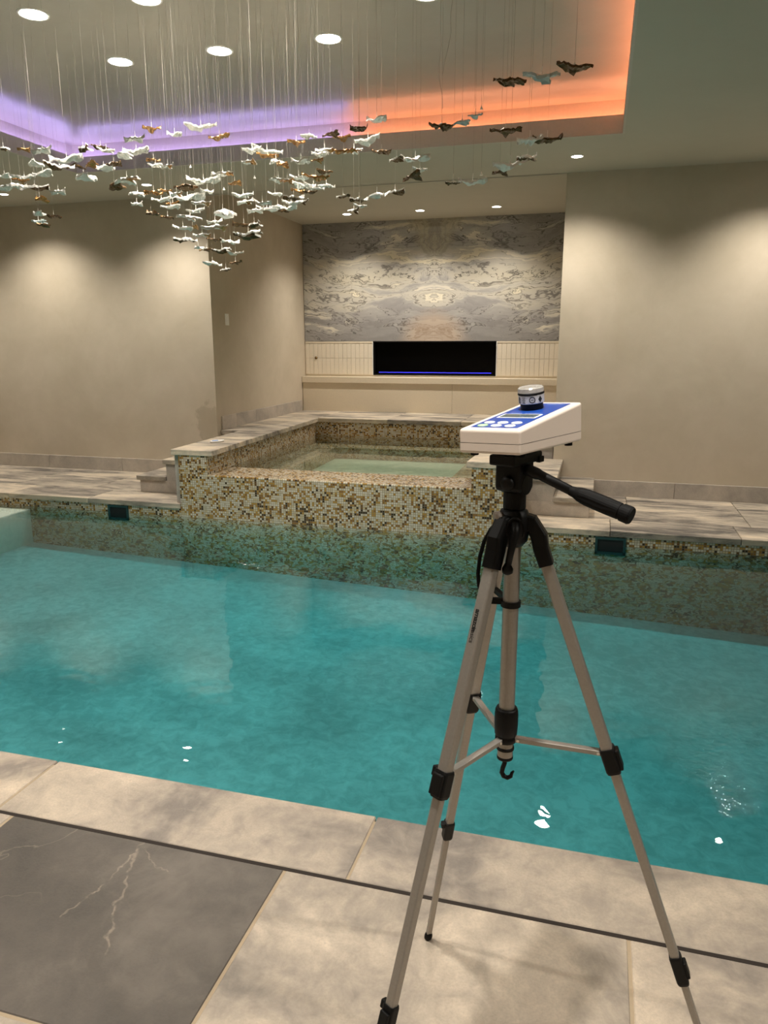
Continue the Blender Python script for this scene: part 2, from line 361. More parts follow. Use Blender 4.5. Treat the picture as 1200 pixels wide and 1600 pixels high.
# ---------------------------------------------------------------- ceilings, recess, cove
RX0, RX1, RY0, RY1 = -4.75, 0.06, 1.72, 6.365
q = .0151; bm = B((XL, YN, ZC), (XR, RY0 - q, ZC + .05)); box(bm, (XL, RY1 + q, ZC), (XR, YW + .02, ZC + .05)); box(bm, (XL, RY0 - q, ZC), (RX0 - q, RY1 + q, ZC + .05)); box(bm, (RX1 + q, RY0 - q, ZC), (XR, RY1 + q, ZC + .05))
box(bm, (-4.4, YW, ZC), (-0.25, YW + .06, ZC + .3))
struct('ceiling', bm, 'ceil')
struct('ceiling_alcove', B((-4.5, YW + .05, ZA), (-0.2, YB + .3, ZA + .1)), 'ceil')
TW = 0.15                                              # trough width
struct('ceiling_recess', B((RX0 - TW - .05, RY0 - TW - .05, ZR), (RX1 + TW + .05, RY1 + TW + .05, ZR + .05)), 'ceil_hi')
def frame(x0, x1, y0, y1, t, z0, z1):
    bm = bmesh.new()
    box(bm, (x0 - t, y1, z0), (x1 + t, y1 + t, z1)); box(bm, (x0 - t, y0 - t, z0), (x1 + t, y0, z1))
    box(bm, (x0 - t, y0, z0), (x0, y1, z1)); box(bm, (x1, y0, z0), (x1 + t, y1, z1)); return bm
struct('trim_1', frame(RX0, RX1, RY0, RY1, 0.015, ZC, 3.157), 'fascia')
struct('trim_2', frame(RX0 - .015, RX1 + .015, RY0 - .015, RY1 + .015, TW - .015, ZC + .05, 3.10), 'fascia')
struct('trim_3', frame(RX0 - TW, RX1 + TW, RY0 - TW, RY1 + TW, 0.02, ZC + .05, ZR), 'fascia')
XS = -2.15
def strip(lo, hi, mat, label):
    bm = B(lo, hi, 0.001); tag(obj('light_strip', bm, mat), label, 'light strip', 'cove light strips')
sz0, sz1, so = 3.118, 3.130, 0.095
strip((RX0 - .02, RY1 + so, sz0), (XS, RY1 + so + .014, sz1), 'lilac', 'lilac light strip in the cove on the far side of the ceiling recess')
strip((XS + .003, RY1 + so, sz0), (RX1 + .02, RY1 + so + .014, sz1), 'orange', 'orange light strip in the cove on the far side of the ceiling recess')
strip((RX0 - so - .014, RY0, sz0), (RX0 - so, RY1 + so - .003, sz1), 'lilac', 'lilac light strip along the left side of the ceiling recess')
strip((RX1 + so, RY0, sz0), (RX1 + so + .014, RY1 + so - .003, sz1), 'orange', 'orange light strip along the right side of the ceiling recess')

# downlights
def downlight(x, y, z, r, w, label, group, angle=128, blend=1.0):
    t = thing('recessed_downlight', (x, y, z), label, 'downlight', group)
    bm = bmesh.new(); n = 28
    rings(bm, [circ((x, y, z + .02), EX, EY, r * .97, n), circ((x, y, z - .002), EX, EY, r * 1.0, n), circ((x, y, z - .006), EX, EY, r * 1.10, n), circ((x, y, z - .003), EX, EY, r * 1.22, n), circ((x, y, z + .001), EX, EY, r * 1.22, n)], cap=False)
    obj('trim_ring', bm, 'white', t, True)
    bm = bmesh.new(); lathe(bm, (x, y, z - .004), [(r * .99, .004), (r * .98, 0.0), (r * .6, -.002), (0.001, -.003)], n)
    obj('lens', bm, 'lens', t)
    L = bpy.data.lights.new('downlight_lamp', 'SPOT'); L.energy = w; L.color = LAMP_COL; L.spot_size = math.radians(angle); L.spot_blend = blend; L.shadow_soft_size = r * .8
    o = bpy.data.objects.new('downlight_lamp', L); COL.objects.link(o); o.parent = t; o.location = (0, 0, -.03)
    return t
for x, lb in ((-7.87, 'at the far left end, out past the first one in view'), (-6.15, 'above the blank wall at the far left edge'), (-4.43, 'left of the alcove, behind the hanging birds'), (-0.29, 'beside the right corner of the alcove'), (1.38, 'over the right deck beyond the picture edge'), (3.1, 'at the far right end over the right deck')):
    if x in (-7.87, 3.1): lb2 = 'round low ceiling downlight ' + lb
    else: lb2 = 'round low ceiling downlight ' + lb
    downlight(x, 7.0, ZC, 0.045, LOW_W, lb2, 'low ceiling downlights along the far wall')
for x, lb in ((-4.43, 'behind the camera on the left'), (-2.35, 'over the near deck, left of the tripod'), (-0.2, 'over the near deck above the tripod'), (1.6, 'over the near deck on the right')):
    downlight(x, 0.84, ZC, 0.045, LOW_W * 1.35, 'round low ceiling downlight ' + lb, 'low ceiling downlights over the near deck')
for x, y, lb in ((-3.181, 4.0, 'leftmost downlight of the ceiling recess, largest in view'), (-2.463, 4.006, 'recess downlight cut by the top edge, left one of two'), (-1.745, 4.01, 'recess downlight above the swarm, just past the top edge'), (-3.151, 4.766, 'farther left recess downlight in the row of three'), (-2.435, 4.778, 'middle recess downlight in the row of three'), (-1.707, 4.786, 'right recess downlight in the row of three'), (-1.0, 4.37, 'recess downlight cut by the top edge, right one of two')):
    downlight(x, y, ZR, 0.072, HIGH_W, lb, 'downlights of the ceiling recess', 130, 1.0)
for x, lb in ((-3.28, 'left'), (-2.305, 'middle'), (-1.34, 'right')):
    downlight(x, 9.80, ZA, 0.052, ALC_W, lb + ' downlight of three above the marble slab', 'alcove downlights', 124, 1.0)

# ---------------------------------------------------------------- near deck
floor = struct('floor', B((XL, YN, -0.12), (XR, 2.03, -0.0025)), 'grout')
cxs = [XL, -7.93, -6.71, -5.49, -4.27, -3.05, -1.83, -0.61, 0.61, 1.83, 3.05, XR]
for a, b in zip(cxs, cxs[1:]): piece('coping_stone', (a + .0025, 1.752, -0.05), (b - .0025, 2.056, 0.0), 'slab', floor, 0.004)
piece('expansion_joint', (XL, 1.7395, -0.05), (XR, 1.7525, -0.0012), 'joint', floor, 0.0)
pxs = [XL] + [-1.752 + .955 * i for i in range(-7, 7)] + [XR]
pys = [1.740, 1.122, 0.504, -0.114, -0.732, -1.35, YN]
for i, (a, b) in enumerate(zip(pxs, pxs[1:])):
    for j, (y1, y0) in enumerate(zip(pys, pys[1:])):
        m = 'slab_dark' if (i == 8 and j == 0) else ('slab_grey' if (i + j) % 3 == 0 else 'slab')
        piece('paving_slab', (a + .0038, y0 + .0038, -0.03), (b - .0038, y1 - (.0038 if j else 0), 0.0), m, floor, 0.003)

# ---------------------------------------------------------------- far decks
def far_deck(name, x0, x1, cop, til):
    f = struct(name, B((x0, PY1 + .03, -0.12), (x1, YW, -0.008)), 'joint')
    for a, b in zip(cop, cop[1:]): piece('coping_stone', (a + .002, 6.155, -0.05), (b - .002, 6.582, 0.0), 'coping', f, 0.004)
    for a, b in zip(til, til[1:]): piece('paving_slab', (a + .002, 6.588, -0.03), (b - .002, YW, 0.0), 'coping', f, 0.003)
far_deck('floor_far_left', XL, -3.762, [XL, -8.6, -7.65, -6.7, -5.75, -4.8, -3.77], [XL, -8.93, -7.97, -7.01, -6.05, -5.09, -4.13, -3.77])
far_deck('floor_far_right', -0.70, XR, [-0.70, 0.16, 1.14, 2.12, 3.1, XR], [-0.70, 0.32, 1.28, 2.24, 3.2, XR])
for nm, xs in (('baseboard_left', [XL, -8.5, -7.47, -6.443, -5.412, -4.50]), ('baseboard_right', [-0.03, 0.765, 1.79, 2.82, 3.85, XR])):
    t = thing(nm, (xs[0], YW, 0), None, None, kind='structure')
    for a, b in zip(xs, xs[1:]): piece('baseboard_tile', (a + .0015, YW - .016, 0.0), (b - .0015, YW, 0.157), 'base_stone', t, 0.002)

# ---------------------------------------------------------------- pool
PX0, PX1 = -7.4, 3.3
bm = B((PX0 - .2, PY1, -1.5), (PX1 + .2, PY1 + .15, -0.05)); box(bm, (PX0 - .2, PY0 - .15, -1.5), (PX1 + .2, PY0, -0.05))
box(bm, (PX0 - .2, PY0, -1.5), (PX0, PY1, -0.05)); box(bm, (PX1, PY0, -1.5), (PX1 + .2, PY1, -0.05))
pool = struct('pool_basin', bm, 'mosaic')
bm = bmesh.new(); vs = [bm.verts.new(p) for p in ((PX0, PY0, -.43), (PX1, PY0, -.855), (PX1, PY1, -.855), (PX0, PY1, -.43), (PX0, PY0, -1.4), (PX1, PY0, -1.4), (PX1, PY1, -1.4), (PX0, PY1, -1.4))]
for f in ((0, 1, 2, 3), (7, 6, 5, 4), (0, 4, 5, 1), (1, 5, 6, 2), (2, 6, 7, 3), (3, 7, 4, 0)): bm.faces.new([vs[i] for i in f])
obj('basin_floor', bm, 'pool_floor', pool)
obj('entry_ledge', B((PX0, PY0, -1.0), (-5.50, PY1, -0.150), 0.012, 2), 'pool_step', pool)
for x0, x1 in ((-4.573, -4.347), (0.046, 0.286)):
    bm = bmesh.new()
    for lo, hi in (((x0, -.075), (x0 + .02, -.2)), ((x1 - .02, -.075), (x1, -.2)), ((x0, -.055), (x1, -.075)), ((x0, -.178), (x1, -.2))):
        box(bm, (lo[0], PY1 - .012, hi[1]), (hi[0], PY1 + .01, lo[1]))
    sk = obj('skimmer_frame', bm, 'teal_plastic', pool); obj('skimmer_mouth', B((x0 + .01, PY1 - .004, -.19), (x1 - .01, PY1 + .02, -.06)), 'void', sk)
bm = B((PX0 - .05, PY0 - .05, -1.45), (PX1 + .05, PY1 + .05, WZ))
tag(obj('pool_water', bm, 'water'), 'clear teal water filling the swimming pool', 'water', kind='stuff')

# ---------------------------------------------------------------- raised spa
CT, CB = 0.52, 0.468
spa = thing('raised_spa', (-2.24, 6.3, 0), 'raised spa clad in gold and white mosaic, spilling into the pool', 'spa')
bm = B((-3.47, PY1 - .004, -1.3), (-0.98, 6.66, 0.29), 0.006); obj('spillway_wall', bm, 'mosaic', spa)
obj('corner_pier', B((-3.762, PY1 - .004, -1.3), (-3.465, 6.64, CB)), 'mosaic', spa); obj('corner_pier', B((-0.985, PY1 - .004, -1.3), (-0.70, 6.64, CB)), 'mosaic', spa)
def inx(y): return -3.46 - (y - 6.18) * 0.040
bm = prism(bmesh.new(), [(inx(6.62), 6.62), (inx(9.34), 9.34), (-3.9, 9.34), (-3.75, 6.62)], -0.2, CB)
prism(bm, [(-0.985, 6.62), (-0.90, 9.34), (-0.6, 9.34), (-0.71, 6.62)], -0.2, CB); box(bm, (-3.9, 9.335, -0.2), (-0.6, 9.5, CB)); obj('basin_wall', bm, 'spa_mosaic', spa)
obj('basin_floor', B((-3.7, 6.6, -0.25), (-0.75, 9.4, 0.05)), 'spa_floor', spa)
bm = prism(bmesh.new(), [(inx(6.66), 6.66), (inx(9.34), 9.34), (-3.2, 9.34), (-3.08, 6.66)], 0.0, 0.19)
box(bm, (-3.21, 8.95, 0.0), (-0.9, 9.34, 0.19)); box(bm, (-1.35, 6.66, 0.0), (-0.9, 8.955, 0.19)); obj('bench_seat', bm, 'spa_mosaic', spa)
# coping stones
def inc(y): return -3.405 - (y - 6.155) * 0.0455
lo_ = -3.835
st = [[(lo_, 6.155), (inc(6.155) - .0, 6.155), (inc(7.17), 7.17), (lo_ - .04, 7.17)],
      [(lo_ - .04, 7.175), (inc(7.175), 7.175), (inc(8.2), 8.2), (-4.135, 8.2), (-4.132, 7.70), (lo_ - .06, 7.70)],
      [(-4.135, 8.205), (inc(8.205), 8.205), (inc(9.302), 9.302), (-4.150, 9.302)],
      [(-1.03, 6.155), (-0.69, 6.155), (-0.69, 7.17), (-1.0, 7.17)],
      [(-1.0, 7.175), (-0.69, 7.175), (-0.69, 7.70), (-0.40, 7.70), (-0.40, 8.2), (-0.97, 8.2)],
      [(-0.97, 8.205), (-0.40, 8.205), (-0.40, 9.302), (-0.94, 9.302)]]
xs = [-4.195, -3.562, -2.60, -1.64, -0.94, -0.40]
for a, b in zip(xs, xs[1:]): st.append([(a + .002 if a > -4.19 else -4.150, 9.305), (b - .002, 9.305), (b - .002, 10.335), (a + .002 if a > -4.19 else -4.165, 10.335)])
for p in st:
    bm = prism(bmesh.new(), p, CB, CT, 0.004); obj('coping_stone', bm, 'coping', spa)
obj('side_cladding', B((-3.828, 6.205, 0.0), (-3.764, 7.635, CB), 0.002), 'base_stone', spa)
obj('side_cladding', B((-0.698, 6.205, 0.0), (-0.662, 7.635, CB), 0.002), 'base_stone', spa)
obj('ledge_body', B((-4.13, 7.72, 0.0), (-3.9, 9.34, CB)), 'base_stone', spa); obj('ledge_body', B((-0.62, 7.72, 0.0), (-0.41, 9.34, CB)), 'base_stone', spa)
obj('ledge_body', B((-4.14, 9.5, 0.0), (-0.41, 10.3, CB)), 'base_stone', spa)
bm = B((inx(9.0) - .05, 6.66, 0.03), (-0.87, 9.345, 0.287))
tag(obj('spa_water', bm, 'spa_water'), 'still greenish water filling the raised spa', 'water', kind='stuff')
# baseboard tiles of the alcove
t = thing('baseboard_alcove', (-4.14, 7.74, CT), None, None, kind='structure')
ys = [7.745, 8.11, 8.66, 9.33, 10.28]
def wx(y): return -4.135 - (y - YW) * (0.05 / (YB + .3 - YW))
for a, b in zip(ys, ys[1:]):
    bm = prism(bmesh.new(), [(wx(a), a + .002), (wx(a) + .016, a + .002), (wx(b) + .016, b - .002), (wx(b), b - .002)], CT, CT + .152, 0.0015); obj('baseboard_tile', bm, 'base_stone', t)

# ---------------------------------------------------------------- stone steps
def steps(label, sx, xo):
    t = thing('stone_steps', (xo, 7.1, 0), label, 'steps', 'stone steps either side of the spa')
    X = lambda d: (min(xo + sx * d, xo), max(xo + sx * d, xo))
    a, b = X(0.645); obj('lower_riser', B((a, 6.585, 0.0), (b, YW, 0.128), 0.002), 'base_stone', t)
    e0, e1 = sorted((xo + sx * 0.335, xo + sx * 0.672)); obj('lower_tread', B((e0, 6.562, 0.128), (e1, YW, 0.173), 0.004), 'coping', t)
    a, b = X(0.333); obj('upper_riser', B((a, 6.585, 0.128), (b, YW, 0.302), 0.002), 'base_stone', t)
    a, b = X(0.360); obj('upper_tread', B((a, 6.562, 0.302), (b, YW, 0.347), 0.004), 'coping', t)
steps('two grey stone steps up to the spa on its left side', -1, -3.832)
steps('two grey stone steps up to the spa, right side behind the tripod', 1, -0.690 + .028)

# ---------------------------------------------------------------- hearth, fireplace, fittings
h = thing('hearth_bench', (-2.3, 10.33, CT), 'cream hearth bench with thick shelf under the fireplace', 'hearth')
obj('shelf', B((-4.172, 10.31, 0.925), (-0.402, YB + .011, 1.012), 0.003), 'quartz', h)
for a, b in ((-4.17, -1.955), (-1.952, -0.402)): obj('front_panel', B((a, 10.332, CT), (b, 10.36, 0.925), 0.0015), 'quartz', h)
obj('core', B((-4.165, 10.36, CT), (-0.41, YB + .011, 0.925)), 'quartz', h)
f = thing('electric_fireplace', (-2.255, YB + .05, FZ0), 'long black linear fireplace with a thin blue flame line', 'fireplace')
bm = bmesh.new()
for lo, hi in (((FX0, YB + .0, FZ0), (FX1, YB + .13, FZ0 + .012)), ((FX0, YB, FZ1 - .008), (FX1, YB + .13, FZ1 + .004)), ((FX0, YB, FZ0), (FX0 + .01, YB + .13, FZ1)), ((FX1 - .01, YB, FZ0), (FX1, YB + .13, FZ1)), ((FX0, YB + .115, FZ0), (FX1, YB + .14, FZ1))): box(bm, lo, hi)
obj('firebox', bm, 'black_metal', f)
obj('back_glass', B((FX0 + .012, YB + .085, FZ0 + .014), (FX1 - .012, YB + .09, FZ1 - .01)), 'black_glass', f)
bm = bmesh.new(); random.seed(3); n = 60; x0, x1 = FX0 + .07, FX1 - .07
pt = [(x0 + (x1 - x0) * i / n, FZ0 + .034 + random.random() * .002) for i in range(n + 1)]
rings(bm, [[Vector((x, YB + .05, z)), Vector((x, YB + .056, z)), Vector((x, YB + .056, z + .007)), Vector((x, YB + .05, z + .007))] for x, z in pt])
obj('flame_line', bm, 'blue_led', f)
bm = bmesh.new(); lathe(bm, (-4.004, YB + .001, 1.275), [(.020, 0), (.020, .006), (.012, .008), (.011, .016), (.004, .018)], 16, EX, EZ, -EY)
tag(obj('gas_key_valve', bm, 'brass', None, True), 'small brass key valve on the cream tiles left of the fireplace', 'valve')
t = thing('light_switch', (wx(8.0), 8.0, 1.75), 'white rocker light switch on the alcove left wall', 'switch')
n_ = Vector((1, 0.027, 0)).normalized(); tg = EZ.cross(n_)
obj('cover_plate', obox(bmesh.new(), Vector((wx(8.0), 8.0, 1.752)) + n_ * .003, n_, tg, EZ, (.003, .046, .064), .002), 'white', t)
obj('rocker', obox(bmesh.new(), Vector((wx(8.0), 8.0, 1.752)) + n_ * .007, n_, tg, EZ, (.003, .017, .034), .001), 'white', t)

# ---------------------------------------------------------------- prop materials
MT['porcelain'] = flat('white_porcelain', lin(232, 230, 222), 0.35, speck=0.02, scale=30)
MT['pale_porcelain'] = flat('pale_bluish_porcelain', lin(186, 200, 198), 0.35, speck=0.02, scale=30)
t = NT('gold_leaf'); tc = t.n('ShaderNodeTexCoord').outputs['Object']; fz = t.noise(tc, 40, 4)
t.base(t.mix(t.maprange(fz, .35, .65), lin(120, 84, 44), lin(206, 158, 96)), 0.32, 0.85); t.bump(fz, 0.4, 0.002); MT['gold'] = t.m
t = NT('dark_bronze'); tc = t.n('ShaderNodeTexCoord').outputs['Object']; fz = t.noise(tc, 40, 4)
t.base(t.mix(t.maprange(fz, .35, .65), lin(58, 46, 32), lin(128, 100, 64)), 0.38, 0.8); t.bump(fz, 0.4, 0.002); MT['bronze'] = t.m
MT['wire'] = flat('pale_wire', lin(170, 164, 152), 0.35, 0.3)
MT['plastic'] = flat('black_plastic', (0.003, 0.003, 0.003, 1), 0.5, spec=0.25, speck=0.1, scale=200)
MT['rubber'] = flat('black_rubber', (0.003, 0.003, 0.003, 1), 0.7, spec=0.2)
t = NT('champagne_aluminium'); tc = t.n('ShaderNodeTexCoord').outputs['Object']; fz = t.noise(tc, 220, 3)
t.base(t.mix(fz, lin(158, 153, 146), lin(172, 167, 160)), 0.45, 0.7); MT['alu'] = t.m
MT['meter_white'] = flat('warm_white_abs', lin(236, 222, 210), 0.45, speck=0.01, scale=300)
MT['panel_blue'] = flat('printed_blue', lin(30, 74, 164), 0.3, speck=0.02)
MT['key_white'] = flat('white_key', lin(240, 240, 238), 0.35, speck=0.0)
MT['key_green'] = flat('green_key', lin(176, 214, 170), 0.35, speck=0.0)
MT['lcd'] = flat('grey_lcd', lin(96, 108, 110), 0.12, speck=0.02)
MT['print_black'] = flat('black_print', (0.01, 0.01, 0.01, 1), 0.5, speck=0)
MT['print_pale'] = flat('pale_print', lin(170, 190, 230), 0.5, speck=0)
MT['steel'] = flat('bright_screw', lin(225, 222, 215), 0.2, 0.9)
MT['label_white'] = flat('white_label', lin(225, 224, 220), 0.4, speck=0.02)
MT['clear_cap'] = flat('smoky_clear_cap', lin(196, 192, 186), 0.12, 0.25, speck=0.1, scale=90)

# ---------------------------------------------------------------- hanging birds
random.seed(11)
def bird_mesh(seed, mats):
    rd = random.Random(seed); bm = bmesh.new(); nu, nv = 15, 5
    dih = rd.choice((-1, 1, 1)) * rd.uniform(0.02, 0.09); ph = rd.uniform(0, 6); tw = rd.uniform(-.15, .15); sk = rd.uniform(-.12, .12)
    top, bot = [], []
    for i in range(nu):
        u = -1 + 2 * i / (nu - 1); a = abs(u)
        ch = (0.58 * (1 - a ** 1.4) + 0.025) * rd.uniform(0.6, 1.25); y0 = 0.16 * a ** 1.4 - 0.22 + sk * u
        rt_, rb_ = [], []
        for j in range(nv):
            v = j / (nv - 1); x = u * 0.5 + rd.uniform(-.012, .012); y = y0 + v * ch + rd.uniform(-.02, .02)
            z = dih * a - 0.05 * (1 - a) + 0.04 * math.sin(5.2 * u + ph + 2.2 * v) * (0.4 + v) + 0.08 * (1 - a) ** 3 * (1 - abs(2 * v - 1)) + tw * (v - .5) * u + rd.uniform(-.035, .035)
            th = 0.018 + 0.02 * (1 - a)
            rt_.append(bm.verts.new((x, y, z + th))); rb_.append(bm.verts.new((x, y, z - th)))
        top.append(rt_); bot.append(rb_)
    for i in range(nu - 1):
        for j in range(nv - 1):
            bm.faces.new((top[i][j], top[i + 1][j], top[i + 1][j + 1], top[i][j + 1]))
            f_ = bm.faces.new((bot[i][j + 1], bot[i + 1][j + 1], bot[i + 1][j], bot[i][j])); f_.material_index = 1 if len(mats) > 1 and (len(mats) < 3 or u_sel(i, nu, seed)) else 0
        for s_, e in ((0, 0), (nv - 1, 1)):
            q = (top[i][s_], bot[i][s_], bot[i + 1][s_], top[i + 1][s_]); bm.faces.new(q if e == 0 else q[::-1])
    for i, e in ((0, 0), (nu - 1, 1)):
        for j in range(nv - 1):
            q = (top[i][j], top[i][j + 1], bot[i][j + 1], bot[i][j]); bm.faces.new(q if e == 0 else q[::-1])
    return mesh_of('bird', bm, mats)
def u_sel(i, nu, seed): return (i < nu // 2) == (seed % 2 == 0)
KM = dict(W=['porcelain'], P=['pale_porcelain'], G=['gold'], D=['bronze'], B=['porcelain', 'bronze'], M=['porcelain', 'gold', 'gold'])
BM = {k: [bird_mesh(100 * q + ord(k), m) for q in range(7)] for k, m in KM.items()}
bm = bmesh.new(); lathe(bm, (0, 0, 0), [(.00045, 0), (.00045, 1)], 5); WIRE = mesh_of('wire', bm, 'wire')
bm = bmesh.new(); lathe(bm, (0, 0, 0), [(.0075, 0), (.0045, .006), (.0014, .016)], 8); CAP = mesh_of('wire_cap', bm, 'porcelain')
bm = bmesh.new(); lathe(bm, (0, 0, 0), [(.0034, 0), (.0026, .004), (.0013, .008), (.0011, .03)], 6); STEM = mesh_of('stem', bm, 'porcelain')
